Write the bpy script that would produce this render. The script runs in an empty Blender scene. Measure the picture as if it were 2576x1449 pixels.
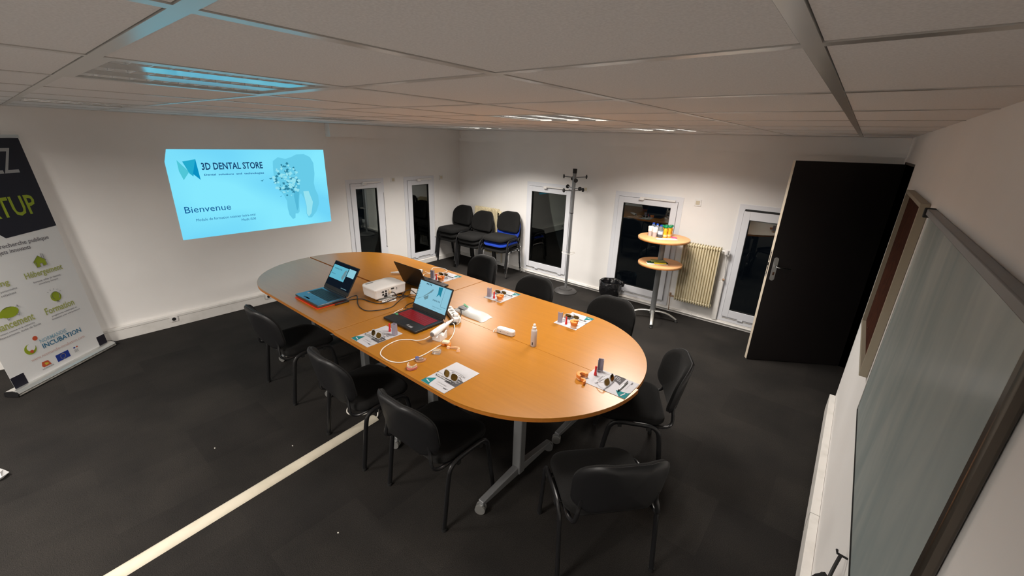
import bpy, bmesh, math, random
from mathutils import Vector, Matrix
random.seed(7)
PI = math.pi
R = math.radians
SC = bpy.context.scene
COL = SC.collection

# ------------------------------------------------------------------ camera
def look(yaw, pitch, roll):
    y, p, r = R(yaw), R(pitch), R(roll)
    fw = Vector((-math.sin(y)*math.cos(p), math.cos(y)*math.cos(p), math.sin(p)))
    rt = fw.cross(Vector((0, 0, 1))).normalized()
    up = rt.cross(fw)
    r2 = math.cos(r)*rt + math.sin(r)*up
    u2 = -math.sin(r)*rt + math.cos(r)*up
    return Matrix((r2, u2, -fw)).transposed()
cam = bpy.data.cameras.new('camera')
cam.sensor_fit = 'HORIZONTAL'; cam.sensor_width = 36.0
cam.lens = 36.0*1040.02/2576
cam.clip_start = 0.02
camo = bpy.data.objects.new('camera', cam); COL.objects.link(camo)
M4 = look(38.8138, -19.6672, 1.9481).to_4x4()
M4.translation = Vector((5.7169, -5.4602, 2.1312))
camo.matrix_world = M4
SC.camera = camo

# ------------------------------------------------------------------ world, lights, exposure
SC.view_settings.view_transform = 'Standard'
SC.view_settings.look = 'None'
SC.view_settings.gamma = 1.0
SC.view_settings.use_curve_mapping = False
SC.view_settings.exposure = 0.0
wd = bpy.data.worlds.new('night'); SC.world = wd; wd.use_nodes = True
wd.node_tree.nodes['Background'].inputs[0].default_value = (0.004, 0.006, 0.010, 1)
wd.node_tree.nodes['Background'].inputs[1].default_value = 1.0

W, H, YF = 5.986, 2.265, -8.9
LIT = [(3.85, -3.50), (3.85, -1.70), (1.45, -1.70), (3.85, -7.07), (1.45, -7.07)]  # final pair are unseen lamps added to brighten the near floor and walls
UNLIT = [(3.85, -5.27), (1.45, -5.27), (1.45, -3.50)]
LIGHT_COL = (1.0, 0.935, 0.86)
LIGHT_W = [8.5, 15.5, 22.0, 32.0, 25.0]
LIGHT_SPREAD = [162, 144, 130, 165, 165]
TUBE = 22.0
for i, (fx, fy) in enumerate(LIT):
    for k in range(3):
        L = bpy.data.lights.new('tube_light', 'AREA'); L.shape = 'RECTANGLE'
        L.size = 0.085; L.size_y = 0.54; L.energy = LIGHT_W[i]; L.color = LIGHT_COL
        L.spread = R(LIGHT_SPREAD[i])
        o = bpy.data.objects.new('tube_light', L); COL.objects.link(o)
        o.location = (fx+0.075+0.225*k, fy+0.30, H-0.004)

# ------------------------------------------------------------------ materials
def inp(b, n):
    return b.inputs[n]
MATS = {}
def M(name, col, rough=0.6, metal=0.0, spec=0.5, coat=0.0, alpha=1.0, trans=0.0, ior=1.45, emis=None, estr=1.0,
      noise=None, bump=None, sheen=0.0):
    m = bpy.data.materials.new(name); m.use_nodes = True
    nt = m.node_tree; b = nt.nodes['Principled BSDF']
    b.inputs['Base Color'].default_value = (*col, 1)
    b.inputs['Roughness'].default_value = rough
    b.inputs['Metallic'].default_value = metal
    b.inputs['Specular IOR Level'].default_value = spec
    b.inputs['Coat Weight'].default_value = coat
    b.inputs['Coat Roughness'].default_value = 0.15
    b.inputs['Alpha'].default_value = alpha
    b.inputs['Transmission Weight'].default_value = trans
    b.inputs['IOR'].default_value = ior
    b.inputs['Sheen Weight'].default_value = sheen
    if emis:
        b.inputs['Emission Color'].default_value = (*emis, 1)
        b.inputs['Emission Strength'].default_value = estr
    if noise or bump:
        tc = nt.nodes.new('ShaderNodeTexCoord')
    if noise:                      # (scale, colour2, stretch, detail, lo, hi)
        sc, c2, st, det, lo, hi = noise
        mp = nt.nodes.new('ShaderNodeMapping'); mp.inputs['Scale'].default_value = st
        nt.links.new(tc.outputs['Object'], mp.inputs[0])
        n = nt.nodes.new('ShaderNodeTexNoise'); n.inputs['Scale'].default_value = sc; n.inputs['Detail'].default_value = det
        nt.links.new(mp.outputs[0], n.inputs['Vector'])
        r = nt.nodes.new('ShaderNodeValToRGB')
        r.color_ramp.elements[0].position = lo; r.color_ramp.elements[1].position = hi
        r.color_ramp.elements[0].color = (*col, 1); r.color_ramp.elements[1].color = (*c2, 1)
        nt.links.new(n.outputs['Fac'], r.inputs[0]); nt.links.new(r.outputs[0], b.inputs['Base Color'])
    if bump:                       # (scale, strength, distance)
        n = nt.nodes.new('ShaderNodeTexNoise'); n.inputs['Scale'].default_value = bump[0]; n.inputs['Detail'].default_value = 3
        nt.links.new(tc.outputs['Object'], n.inputs['Vector'])
        bp = nt.nodes.new('ShaderNodeBump'); bp.inputs['Strength'].default_value = bump[1]; bp.inputs['Distance'].default_value = bump[2]
        nt.links.new(n.outputs['Fac'], bp.inputs['Height']); nt.links.new(bp.outputs[0], b.inputs['Normal'])
    MATS[name] = m
    return m
def EM(name, col, s=1.0):
    m = bpy.data.materials.new(name); m.use_nodes = True; nt = m.node_tree
    nt.nodes.remove(nt.nodes['Principled BSDF'])
    e = nt.nodes.new('ShaderNodeEmission'); e.inputs[0].default_value = (*col, 1); e.inputs[1].default_value = s
    nt.links.new(e.outputs[0], nt.nodes['Material Output'].inputs[0])
    return m
def srgb(r, g, b):
    f = lambda c: (c/255/12.92) if c/255 <= 0.04045 else ((c/255+0.055)/1.055)**2.4
    return (f(r), f(g), f(b))

m_wall = M('wall_paint', (0.86, 0.84, 0.82), 0.75, spec=0.25, noise=(1.6, (0.80, 0.78, 0.76), (1, 1, 1), 4, 0.35, 0.8), bump=(90, 0.12, 0.002))
m_tile = M('ceiling_tile', (0.86, 0.85, 0.85), 0.9, spec=0.15, noise=(260, (0.78, 0.77, 0.77), (1, 1, 1), 2, 0.35, 0.65))
m_grid = M('ceiling_rail', (0.60, 0.58, 0.55), 0.28, metal=0.45)
m_dark = M('dark_gap', (0.02, 0.018, 0.016), 0.9)
m_trim = M('white_trim', (0.78, 0.76, 0.73), 0.4, noise=(9, (0.68, 0.66, 0.62), (1, 1, 1), 4, 0.5, 0.75))
m_pvc = M('window_plastic', (0.74, 0.75, 0.79), 0.35)
m_grime = M('grimy_rail', (0.42, 0.40, 0.36), 0.6, noise=(30, (0.2, 0.19, 0.17), (1, 1, 1), 3, 0.4, 0.7))
m_alu = M('aluminium', (0.62, 0.62, 0.60), 0.35, metal=0.8)
m_silver = M('silver_paint', (0.21, 0.215, 0.22), 0.42, metal=0.35)
m_chrome = M('chrome', (0.75, 0.75, 0.75), 0.12, metal=1.0)
m_blackmetal = M('black_tube', (0.012, 0.012, 0.013), 0.30, spec=0.6)
m_plastic = M('black_plastic', (0.014, 0.014, 0.015), 0.36, spec=0.55)
m_shell = M('black_shell', (0.010, 0.010, 0.011), 0.42, spec=0.45)
m_plasticm = M('matt_black_plastic', (0.012, 0.012, 0.012), 0.6)
m_fabric = M('black_fabric', (0.016, 0.0155, 0.015), 0.95, spec=0.1, sheen=0.04, noise=(420, (0.009, 0.009, 0.009), (1, 1, 1), 2, 0.4, 0.6), bump=(500, 0.3, 0.001))
m_blue = M('blue_fabric', (0.012, 0.045, 0.36), 0.95, spec=0.1, sheen=0.1, bump=(500, 0.3, 0.001))
m_door = M('black_door', (0.019, 0.016, 0.016), 0.45, spec=0.3)
m_dooredge = M('door_edge', (0.62, 0.54, 0.43), 0.5)
m_cream = M('radiator_cream', (0.72, 0.64, 0.44), 0.42, noise=(6, (0.60, 0.52, 0.34), (1, 1, 1), 4, 0.5, 0.8))
m_white = M('white_plastic', (0.80, 0.78, 0.76), 0.35)
m_whitem = M('white_matt', (0.82, 0.81, 0.79), 0.7)
m_cablew = M('white_cable', (0.80, 0.76, 0.70), 0.5)
m_cableb = M('black_cable', (0.012, 0.010, 0.011), 0.5)
m_paper = M('paper', (0.50, 0.495, 0.52), 0.7, spec=0.15)
m_teal = M('print_teal', (0.015, 0.17, 0.18), 0.7, spec=0.15)
m_pgrey = M('print_grey', (0.085, 0.082, 0.086), 0.7, spec=0.15)
m_ink = M('print_ink', (0.02, 0.02, 0.024), 0.8, spec=0.1)
m_inklt = M('print_light_ink', (0.22, 0.22, 0.23), 0.8, spec=0.1)
m_red = M('red_plastic', (0.62, 0.022, 0.025), 0.3)
m_holder = M('grey_holder', (0.32, 0.29, 0.36), 0.5)
m_orange = M('orange_resin', (0.80, 0.26, 0.05), 0.4, spec=0.5)
m_orangel = M('pale_orange_resin', (0.86, 0.50, 0.30), 0.4)
m_gum = M('gum_pink', (0.62, 0.20, 0.16), 0.35)
m_tooth = M('tooth_cream', (0.80, 0.66, 0.48), 0.35)
m_clear = M('clear_resin', (0.93, 0.88, 0.84), 0.08, trans=0.85, ior=1.45)
m_clearo = M('clear_orange_resin', (0.90, 0.55, 0.36), 0.15, trans=0.6, ior=1.45)
m_frame = M('clear_frame', (0.90, 0.90, 0.92), 0.12, trans=0.45)
m_lens = M('mirrored_lens', (0.16, 0.09, 0.015), 0.06, metal=0.85)
m_yellowfoil = M('yellow_pack', (0.62, 0.52, 0.03), 0.4)
m_greenpack = M('olive_pack', (0.24, 0.26, 0.06), 0.45, noise=(40, (0.36, 0.36, 0.14), (1, 1, 1), 3, 0.4, 0.7))
m_dkgreen = M('dark_green_pack', (0.012, 0.05, 0.015), 0.45)
m_brownboard = M('brown_board', (0.06, 0.022, 0.013), 0.9, spec=0.05, noise=(20, (0.035, 0.014, 0.010), (1, 1, 1), 4, 0.4, 0.7))
m_lightwood = M('grey_beige_frame', (0.30, 0.265, 0.20), 0.6)
m_duct = M('beige_duct', (0.68, 0.62, 0.50), 0.38, noise=(7, (0.55, 0.50, 0.38), (1, 1, 1), 4, 0.45, 0.8))
m_bag = M('bin_bag', (0.008, 0.008, 0.009), 0.16, spec=0.8, bump=(18, 0.6, 0.02))
m_pipe = M('copper_pipe', (0.35, 0.22, 0.14), 0.5, metal=0.3)
m_orangeled = M('lit_amber', (0.5, 0.3, 0.02), 0.4, emis=(1.0, 0.65, 0.05), estr=1.2)
m_folder = M('red_folder', (0.80, 0.06, 0.02), 0.35)  # the folder's own plain red, not emissive
m_bluebase = M('laptop_silver', (0.17, 0.21, 0.27), 0.24, metal=0.95)
m_pad = M('touchpad_silver', (0.14, 0.18, 0.24), 0.22, metal=0.95)
m_key = M('key_black', (0.008, 0.010, 0.014), 0.4)
m_redkey = M('red_backlit_key', (0.07, 0.003, 0.005), 0.4, emis=(0.42, 0.006, 0.012), estr=0.33)
m_lid = M('brushed_lid', (0.035, 0.032, 0.03), 0.38, metal=0.6)
m_navy = M('banner_navy', (0.012, 0.011, 0.022), 0.6)
m_bwhite = M('banner_white', (0.86, 0.86, 0.86), 0.5)
m_lime = M('banner_lime', (0.33, 0.42, 0.02), 0.6)
m_limed = M('banner_lime_type', (0.42, 0.45, 0.14), 0.6)
m_banw = M('banner_white_type', (0.42, 0.42, 0.43), 0.6)
m_bangrey = M('banner_grey_type', (0.16, 0.15, 0.17), 0.6)
m_banblue = M('banner_blue_type', (0.04, 0.19, 0.34), 0.6)
m_banlblue = M('banner_light_blue_type', (0.28, 0.47, 0.60), 0.6)
m_banred = M('banner_red', (0.62, 0.10, 0.04), 0.6)
m_banpink = M('banner_pink_type', (0.66, 0.42, 0.38), 0.6)
m_baneu = M('banner_flag_blue', (0.012, 0.04, 0.30), 0.6)
m_banyel = M('banner_yellow', (0.65, 0.50, 0.05), 0.6)
m_label = M('bottle_label', (0.62, 0.70, 0.80), 0.5)
m_water = M('water_bottle', (0.55, 0.66, 0.80), 0.08, trans=0.85, ior=1.33)
m_capblue = M('blue_cap', (0.01, 0.06, 0.42), 0.35)
m_capgreen = M('green_cap', (0.0, 0.20, 0.07), 0.35)
m_juice = M('orange_juice', (0.80, 0.40, 0.02), 0.2)
m_juicelabel = M('juice_label', (0.78, 0.55, 0.30), 0.5)
m_cup = M('cup_white', (0.80, 0.68, 0.62), 0.5)
m_cup2 = M('cup_grey', (0.48, 0.42, 0.42), 0.5)
m_pink = M('pink_plastic', (0.85, 0.06, 0.22), 0.4)
m_spray = M('spray_white', (0.62, 0.58, 0.58), 0.35)
m_box = M('white_box', (0.74, 0.70, 0.66), 0.35)
m_green = M('green_print', (0.05, 0.30, 0.12), 0.5)
m_reflector = M('reflector', (0.80, 0.80, 0.80), 0.22, metal=0.9)
m_panel = M('fixture_panel', (0.45, 0.45, 0.44), 0.10, metal=0.9)
m_housing = M('fixture_housing', (0.10, 0.10, 0.09), 0.6)
m_tubeoff = M('tube_unlit', (0.75, 0.75, 0.75), 0.3)
m_tubeon = EM('tube_lit', (1.0, 0.96, 0.90), TUBE)
m_brass = M('brown_lock', (0.10, 0.045, 0.02), 0.4)
m_usb = M('usb_blue', (0.05, 0.12, 0.6), 0.4)
m_ledblue = M('indicator_blue', (0.3, 0.3, 0.9), 0.4, emis=(0.4, 0.4, 1.0), estr=1.0)
m_lint = M('crumb', (0.7, 0.68, 0.62), 0.7)

# wood (laminate beech)
def wood(name, c1, c2, rough):
    m = bpy.data.materials.new(name); m.use_nodes = True; nt = m.node_tree; b = nt.nodes['Principled BSDF']
    tc = nt.nodes.new('ShaderNodeTexCoord'); mp = nt.nodes.new('ShaderNodeMapping')
    mp.inputs['Scale'].default_value = (0.7, 14, 14)
    n = nt.nodes.new('ShaderNodeTexNoise'); n.inputs['Scale'].default_value = 4; n.inputs['Detail'].default_value = 6
    r = nt.nodes.new('ShaderNodeValToRGB'); r.color_ramp.elements[0].color = (*c1, 1); r.color_ramp.elements[1].color = (*c2, 1)
    r.color_ramp.elements[0].position = 0.3; r.color_ramp.elements[1].position = 0.72
    nt.links.new(tc.outputs['Object'], mp.inputs[0]); nt.links.new(mp.outputs[0], n.inputs['Vector'])
    nt.links.new(n.outputs['Fac'], r.inputs[0]); nt.links.new(r.outputs[0], b.inputs['Base Color'])
    b.inputs['Roughness'].default_value = rough; b.inputs['Specular IOR Level'].default_value = 0.2
    b.inputs['Coat Weight'].default_value = 0.6 if name == 'beech_laminate' else 0.0; b.inputs['Coat Roughness'].default_value = 0.30; b.inputs['Coat IOR'].default_value = 1.65
    return m
m_wood = wood('beech_laminate', (0.37, 0.142, 0.007), (0.41, 0.160, 0.010), 0.36)
m_woodedge = wood('beech_edge', (0.42, 0.14, 0.02), (0.47, 0.17, 0.028), 0.45)
m_woodpale = wood('pale_beech', (0.72, 0.36, 0.15), (0.78, 0.42, 0.19), 0.4)

# carpet
def carpet():
    m = bpy.data.materials.new('carpet'); m.use_nodes = True; nt = m.node_tree; b = nt.nodes['Principled BSDF']
    tc = nt.nodes.new('ShaderNodeTexCoord')
    n1 = nt.nodes.new('ShaderNodeTexNoise'); n1.inputs['Scale'].default_value = 260; n1.inputs['Detail'].default_value = 3
    n2 = nt.nodes.new('ShaderNodeTexNoise'); n2.inputs['Scale'].default_value = 2.2; n2.inputs['Detail'].default_value = 5
    br = nt.nodes.new('ShaderNodeTexBrick'); br.inputs['Scale'].default_value = 1.0
    br.inputs['Brick Width'].default_value = 0.5; br.inputs['Row Height'].default_value = 0.5; br.inputs['Mortar Size'].default_value = 0.0
    br.offset = 0.5
    br.inputs['Color1'].default_value = (0.87, 0.87, 0.88, 1); br.inputs['Color2'].default_value = (1.15, 1.15, 1.14, 1)
    for n in (n1, n2, br): nt.links.new(tc.outputs['Object'], n.inputs['Vector'])
    r1 = nt.nodes.new('ShaderNodeValToRGB'); r1.color_ramp.elements[0].color = (0.0125, 0.0115, 0.0105, 1); r1.color_ramp.elements[1].color = (0.033, 0.030, 0.0275, 1)
    r1.color_ramp.elements[0].position = 0.35; r1.color_ramp.elements[1].position = 0.68
    r2 = nt.nodes.new('ShaderNodeValToRGB'); r2.color_ramp.elements[0].color = (0.76, 0.76, 0.77, 1); r2.color_ramp.elements[1].color = (1.18, 1.15, 1.12, 1)
    r2.color_ramp.elements[0].position = 0.35; r2.color_ramp.elements[1].position = 0.7
    nt.links.new(n1.outputs['Fac'], r1.inputs[0]); nt.links.new(n2.outputs['Fac'], r2.inputs[0])
    def mul(a, bb):
        x = nt.nodes.new('ShaderNodeMix'); x.data_type = 'RGBA'; x.blend_type = 'MULTIPLY'; x.inputs[0].default_value = 1
        nt.links.new(a, x.inputs[6]); nt.links.new(bb, x.inputs[7]); return x.outputs[2]
    nt.links.new(mul(mul(r1.outputs[0], r2.outputs[0]), br.outputs['Color']), b.inputs['Base Color'])
    b.inputs['Roughness'].default_value = 0.95; b.inputs['Specular IOR Level'].default_value = 0.15
    bp = nt.nodes.new('ShaderNodeBump'); bp.inputs['Strength'].default_value = 0.5; bp.inputs['Distance'].default_value = 0.004
    nt.links.new(n1.outputs['Fac'], bp.inputs['Height']); nt.links.new(bp.outputs[0], b.inputs['Normal'])
    return m
m_carpet = carpet()

def glassmat():
    m = bpy.data.materials.new('night_glass'); m.use_nodes = True; nt = m.node_tree
    nt.nodes.remove(nt.nodes['Principled BSDF'])
    t = nt.nodes.new('ShaderNodeBsdfTransparent'); t.inputs[0].default_value = (0.55, 0.58, 0.56, 1)
    g = nt.nodes.new('ShaderNodeBsdfGlossy'); g.inputs['Roughness'].default_value = 0.01; g.inputs[0].default_value = (0.9, 0.95, 0.92, 1)
    f = nt.nodes.new('ShaderNodeFresnel'); f.inputs[0].default_value = 1.75
    x = nt.nodes.new('ShaderNodeMixShader')
    nt.links.new(f.outputs[0], x.inputs[0]); nt.links.new(t.outputs[0], x.inputs[1]); nt.links.new(g.outputs[0], x.inputs[2])
    nt.links.new(x.outputs[0], nt.nodes['Material Output'].inputs[0])
    return m
m_glass = glassmat()

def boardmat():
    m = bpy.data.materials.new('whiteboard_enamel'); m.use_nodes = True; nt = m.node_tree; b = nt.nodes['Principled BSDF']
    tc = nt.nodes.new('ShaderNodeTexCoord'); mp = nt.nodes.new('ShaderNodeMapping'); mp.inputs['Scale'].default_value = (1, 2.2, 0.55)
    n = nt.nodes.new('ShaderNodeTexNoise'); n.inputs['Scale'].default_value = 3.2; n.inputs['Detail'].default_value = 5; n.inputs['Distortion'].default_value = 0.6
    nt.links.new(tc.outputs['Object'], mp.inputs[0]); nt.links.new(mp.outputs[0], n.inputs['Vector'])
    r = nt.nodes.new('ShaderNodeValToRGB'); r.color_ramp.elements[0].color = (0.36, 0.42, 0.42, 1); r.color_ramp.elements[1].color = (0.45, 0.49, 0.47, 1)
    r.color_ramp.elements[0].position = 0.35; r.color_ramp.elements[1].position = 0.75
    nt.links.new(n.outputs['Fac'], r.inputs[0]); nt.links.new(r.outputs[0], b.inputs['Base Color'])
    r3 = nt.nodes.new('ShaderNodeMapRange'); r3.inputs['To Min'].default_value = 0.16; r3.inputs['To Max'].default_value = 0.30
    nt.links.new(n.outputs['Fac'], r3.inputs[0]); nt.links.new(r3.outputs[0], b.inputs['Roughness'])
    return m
m_board = boardmat()

# ------------------------------------------------------------------ geometry helpers
class MB:
    def __init__(s): s.b = bmesh.new(); s.smooth = False
    def quad(s, pts):
        vs = [s.b.verts.new(p) for p in pts]; return s.b.faces.new(vs)
    def box(s, x0, x1, y0, y1, z0, z1):
        v = [s.b.verts.new(p) for p in ((x0,y0,z0),(x1,y0,z0),(x1,y1,z0),(x0,y1,z0),(x0,y0,z1),(x1,y0,z1),(x1,y1,z1),(x0,y1,z1))]
        for f in ((0,3,2,1),(4,5,6,7),(0,1,5,4),(1,2,6,5),(2,3,7,6),(3,0,4,7)): s.b.faces.new([v[i] for i in f])
        return s
    def rings(s, rings, cap=True, close=False):
        """loft a list of closed rings (lists of points)"""
        vs = [[s.b.verts.new(p) for p in r] for r in rings]
        n = len(vs[0]); m = len(vs)
        for i in range(m if close else m-1):
            a, b = vs[i], vs[(i+1) % m]
            for j in range(n):
                k = (j+1) % n
                s.b.faces.new((a[j], a[k], b[k], b[j]))
        if cap and not close:
            s.b.faces.new(list(reversed(vs[0]))); s.b.faces.new(vs[-1])
        return s
    def tube(s, pts, r, seg=8, closed=False, ry=None, cap=True):
        P = [Vector(p) for p in pts]; n = len(P); rr = r if isinstance(r, (list, tuple)) else [r]*n
        out = []; last = None
        for i, p in enumerate(P):
            if closed: t = (P[(i+1) % n]-P[i-1])
            else: t = (P[min(i+1, n-1)]-P[max(i-1, 0)])
            t.normalize()
            if last is None:
                u = Vector((0, 0, 1)) if abs(t.z) < 0.9 else Vector((1, 0, 0))
                u = (u-t*u.dot(t)).normalized()
            else:
                u = (last-t*last.dot(t)).normalized()
            last = u; v = t.cross(u)
            b2 = ry if ry else rr[i]
            out.append([p+u*rr[i]*math.cos(a)+v*(b2 if ry else rr[i])*math.sin(a) for a in (2*PI*k/seg for k in range(seg))])
        s.smooth = True
        return s.rings(out, cap=cap, close=closed)
    def cyl(s, p0, p1, r, seg=16, r1=None):
        return s.tube([p0, p1], [r, r if r1 is None else r1], seg)
    def lathe(s, prof, c=(0, 0, 0), seg=24):
        s.smooth = True
        rg = [[(c[0]+max(r, 1e-5)*math.cos(2*PI*k/seg), c[1]+max(r, 1e-5)*math.sin(2*PI*k/seg), c[2]+z) for k in range(seg)] for r, z in prof]
        return s.rings(rg)
    def prism(s, poly, z0, z1, f=None):
        f = f or (lambda x, y, z: (x, y, z))
        return s.rings([[f(x, y, z0) for x, y in poly], [f(x, y, z1) for x, y in poly]])
    def poly(s, pts, f=None):
        f = f or (lambda x, y: (x, y, 0))
        vs = [s.b.verts.new(f(*p)) for p in pts]
        try: s.b.faces.new(vs)
        except ValueError: pass
        return s
    def xf(s, m): s.b.transform(m); return s

def rrect(w, h, r, n=5, cx=0, cy=0):
    out = []
    for sx, sy, a0 in ((1, 1, 0), (-1, 1, 90), (-1, -1, 180), (1, -1, 270)):
        for k in range(n+1):
            a = R(a0+90*k/n)
            out.append((cx+sx*(w/2-r)+r*math.cos(a), cy+sy*(h/2-r)+r*math.sin(a)))
    return out
def smooth_path(pts, n=6, closed=False):
    P = [Vector(p) for p in pts]; out = []; m = len(P)
    rng = range(m if closed else m-1)
    for i in rng:
        if closed: p0, p1, p2, p3 = P[i-1], P[i], P[(i+1) % m], P[(i+2) % m]
        else: p0, p1, p2, p3 = P[max(i-1, 0)], P[i], P[i+1], P[min(i+2, m-1)]
        for k in range(n):
            t = k/n
            out.append(0.5*((2*p1)+(-p0+p2)*t+(2*p0-5*p1+4*p2-p3)*t*t+(-p0+3*p1-3*p2+p3)*t**3))
    if not closed: out.append(P[-1])
    return out

def obj(name, mb, mat, parent=None, bevel=0, smooth=None, auto=None, loc=None, rot=None):
    me = bpy.data.meshes.new(name)
    bmesh.ops.recalc_face_normals(mb.b, faces=mb.b.faces[:])
    mb.b.to_mesh(me); mb.b.free()
    me.materials.append(mat)
    sm = mb.smooth if smooth is None else smooth
    if sm:
        me.shade_smooth()
        me.set_sharp_from_angle(angle=R(auto or 42))
    o = bpy.data.objects.new(name, me); COL.objects.link(o)
    if parent: o.parent = parent
    if loc: o.location = loc
    if rot is not None: o.rotation_euler = rot
    if bevel:
        b = o.modifiers.new('bevel', 'BEVEL'); b.width = bevel; b.segments = 3; b.limit_method = 'ANGLE'; b.angle_limit = R(40)
        if not sm:
            me.shade_smooth(); me.set_sharp_from_angle(angle=R(60))
    return o
def thing(name, label, cat, loc=(0, 0, 0), rotz=0, group=None):
    o = bpy.data.objects.new(name, None); COL.objects.link(o)
    o.empty_display_size = 0.1
    o.location = loc; o.rotation_euler = (0, 0, rotz)
    o['label'] = label; o['category'] = cat
    if group: o['group'] = group
    return o
def tag(o, label, cat, group=None, kind=None):
    o['label'] = label; o['category'] = cat
    if group: o['group'] = group
    if kind: o['kind'] = kind
    return o
def struct(name, mb, mat, label=None, bevel=0):
    o = obj(name, mb, mat, bevel=bevel); o['kind'] = 'structure'
    if label: o['label'] = label
    return o
def sroot(name, label, loc=(0, 0, 0)):
    o = bpy.data.objects.new(name, None); COL.objects.link(o); o.location = loc; o['kind'] = 'structure'; o['label'] = label
    return o
def dup(root, loc, rotz, label, group=None):
    r = root.copy(); COL.objects.link(r); r.location = loc; r.rotation_euler = (0, 0, rotz); r['label'] = label
    if group: r['group'] = group
    def rec(src, dst):
        for ch in list(src.children):
            c = ch.copy(); COL.objects.link(c); c.parent = dst
            rec(ch, c)
    rec(root, r)
    return r

def textmesh(body, width=None, height=None, align='LEFT', shear=0.0, bold=0.0):
    cu = bpy.data.curves.new('txt', 'FONT'); cu.body = body; cu.size = 1.0; cu.resolution_u = 2; cu.shear = shear
    cu.offset = bold
    o = bpy.data.objects.new('txt', cu); COL.objects.link(o)
    dg = bpy.context.evaluated_depsgraph_get()
    me = bpy.data.meshes.new_from_object(o.evaluated_get(dg))
    bpy.data.objects.remove(o); bpy.data.curves.remove(cu)
    if not me.vertices: return me
    xs = [v.co.x for v in me.vertices]; ys = [v.co.y for v in me.vertices]
    x0, x1, y0, y1 = min(xs), max(xs), min(ys), max(ys)
    sx = (width/(x1-x0)) if width else None
    sy = (height/(y1-y0)) if height else None
    if sx is None: sx = sy
    if sy is None: sy = sx
    for v in me.vertices:
        v.co.x = (v.co.x-x0)*sx; v.co.y = (v.co.y-y0)*sy; v.co.z = 0
        if align == 'RIGHT': v.co.x -= (x1-x0)*sx
        if align == 'CENTER': v.co.x -= (x1-x0)*sx/2
    return me
def text(name, body, mat, parent, f, width=None, height=None, align='LEFT', bold=0.0, label=None):
    """f(x,y)->3D point in the parent's coordinates"""
    me = textmesh(body, width, height, align, bold=bold); me.name = name
    for v in me.vertices: v.co = Vector(f(v.co.x, v.co.y))
    me.materials.clear(); me.materials.append(mat)
    o = bpy.data.objects.new(name, me); COL.objects.link(o); o.parent = parent
    if label: o['label'] = label
    return o

# ================================================================== STRUCTURE
b = MB(); b.box(0, W+0.2, YF, 0.2, -0.05, 0)
struct('floor', b, m_carpet, 'dark grey carpet floor')

# walls with openings ------------------------------------------------
def wall_cells(b, u0, u1, z0, z1, holes, f):
    us = sorted({u0, u1, *[h[0] for h in holes], *[h[1] for h in holes]})
    zs = sorted({z0, z1, *[h[2] for h in holes], *[h[3] for h in holes]})
    for i in range(len(us)-1):
        for j in range(len(zs)-1):
            uc, zc = (us[i]+us[i+1])/2, (zs[j]+zs[j+1])/2
            if any(h[0] < uc < h[1] and h[2] < zc < h[3] for h in holes): continue
            b.rings([[f(us[i], zs[j], d), f(us[i+1], zs[j], d), f(us[i+1], zs[j+1], d), f(us[i], zs[j+1], d)] for d in (0, 0.2)])
def hole(l, r, bt, t, m=0.03): return (l+m, r-m, bt+m, t-m)
winsL = [(-2.259, -1.6285, 0.0926, 1.5162, -2.116, -1.761, 0.2236, 1.3797),
         (-1.248, -0.619, 0.0926, 1.5162, -1.1002, -0.7513, 0.2236, 1.3797)]
winsB = [(1.576, 2.464, 0.0623, 1.519, 1.6815, 2.333, 0.2188, 1.375),
         (3.1265, 4.055, 0.0623, 1.519, 3.26, 3.9126, 0.2188, 1.375),
         (4.697, 5.60, 0.0623, 1.519, 4.827, 5.47, 0.2188, 1.347)]
b = MB(); wall_cells(b, YF, 0.2, 0, H+0.2, [hole(*w[:4]) for w in winsL], lambda u, z, d: (-d, u, z))
struct('wall_left', b, m_wall, 'white left wall with the projected slide and two narrow windows')
b = MB(); wall_cells(b, 0, W, 0, H+0.2, [hole(*w[:4]) for w in winsB], lambda u, z, d: (u, d, z))
struct('wall_back', b, m_wall, 'white back wall with three narrow windows')
DOOR = (-1.29, -0.275, 0.0, 2.06)
b = MB(); wall_cells(b, YF, 0.2, 0, H+0.2, [DOOR], lambda u, z, d: (W+d, u, z))
struct('wall_right', b, m_wall, 'white right wall with whiteboard and doorway')
b = MB(); wall_cells(b, 0, W, 0, H+0.2, [], lambda u, z, d: (u, YF-d, z))
struct('wall_front', b, m_wall, 'white wall behind the camera')
# soffit along the tops of left and back wall
b = MB(); b.box(0, 0.125, -2.475, -0.001, 2.095, H-0.001); b.box(0.125, W-0.001, -0.12, -0.001, 2.095, H-0.001)
struct('trim_1', b, m_wall, 'boxed strip below the ceiling along left and back wall')
# corridor beyond doorway, its darkness put into near-black walls
b = MB(); b.box(W+0.2, W+1.4, -1.7, 0.2, -0.04, -0.02); b.box(W+1.4, W+1.42, -1.7, 0.2, -0.02, 2.3); b.box(W+0.2, W+1.4, 0.2, 0.22, -0.02, 2.3); b.box(W+0.2, W+1.4, -1.72, -1.7, -0.02, 2.3); b.box(W+0.2, W+1.4, -1.7, 0.2, 2.3, 2.32)
struct('wall_corridor', b, M('corridor_dark', (0.02, 0.018, 0.016), 0.9), 'unlit corridor beyond the doorway')
# door lining (dark)
b = MB()
b.box(W-0.004, W+0.2, -0.275, -0.245, 0, 2.06); b.box(W+0.002, W+0.2, -1.29, -1.27, 0, 2.06); b.box(W+0.002, W+0.2, -1.27, -0.275, 2.04, 2.06)
struct('trim_2', b, M('door_lining', (0.05, 0.042, 0.035), 0.5), 'dark door lining')

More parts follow.
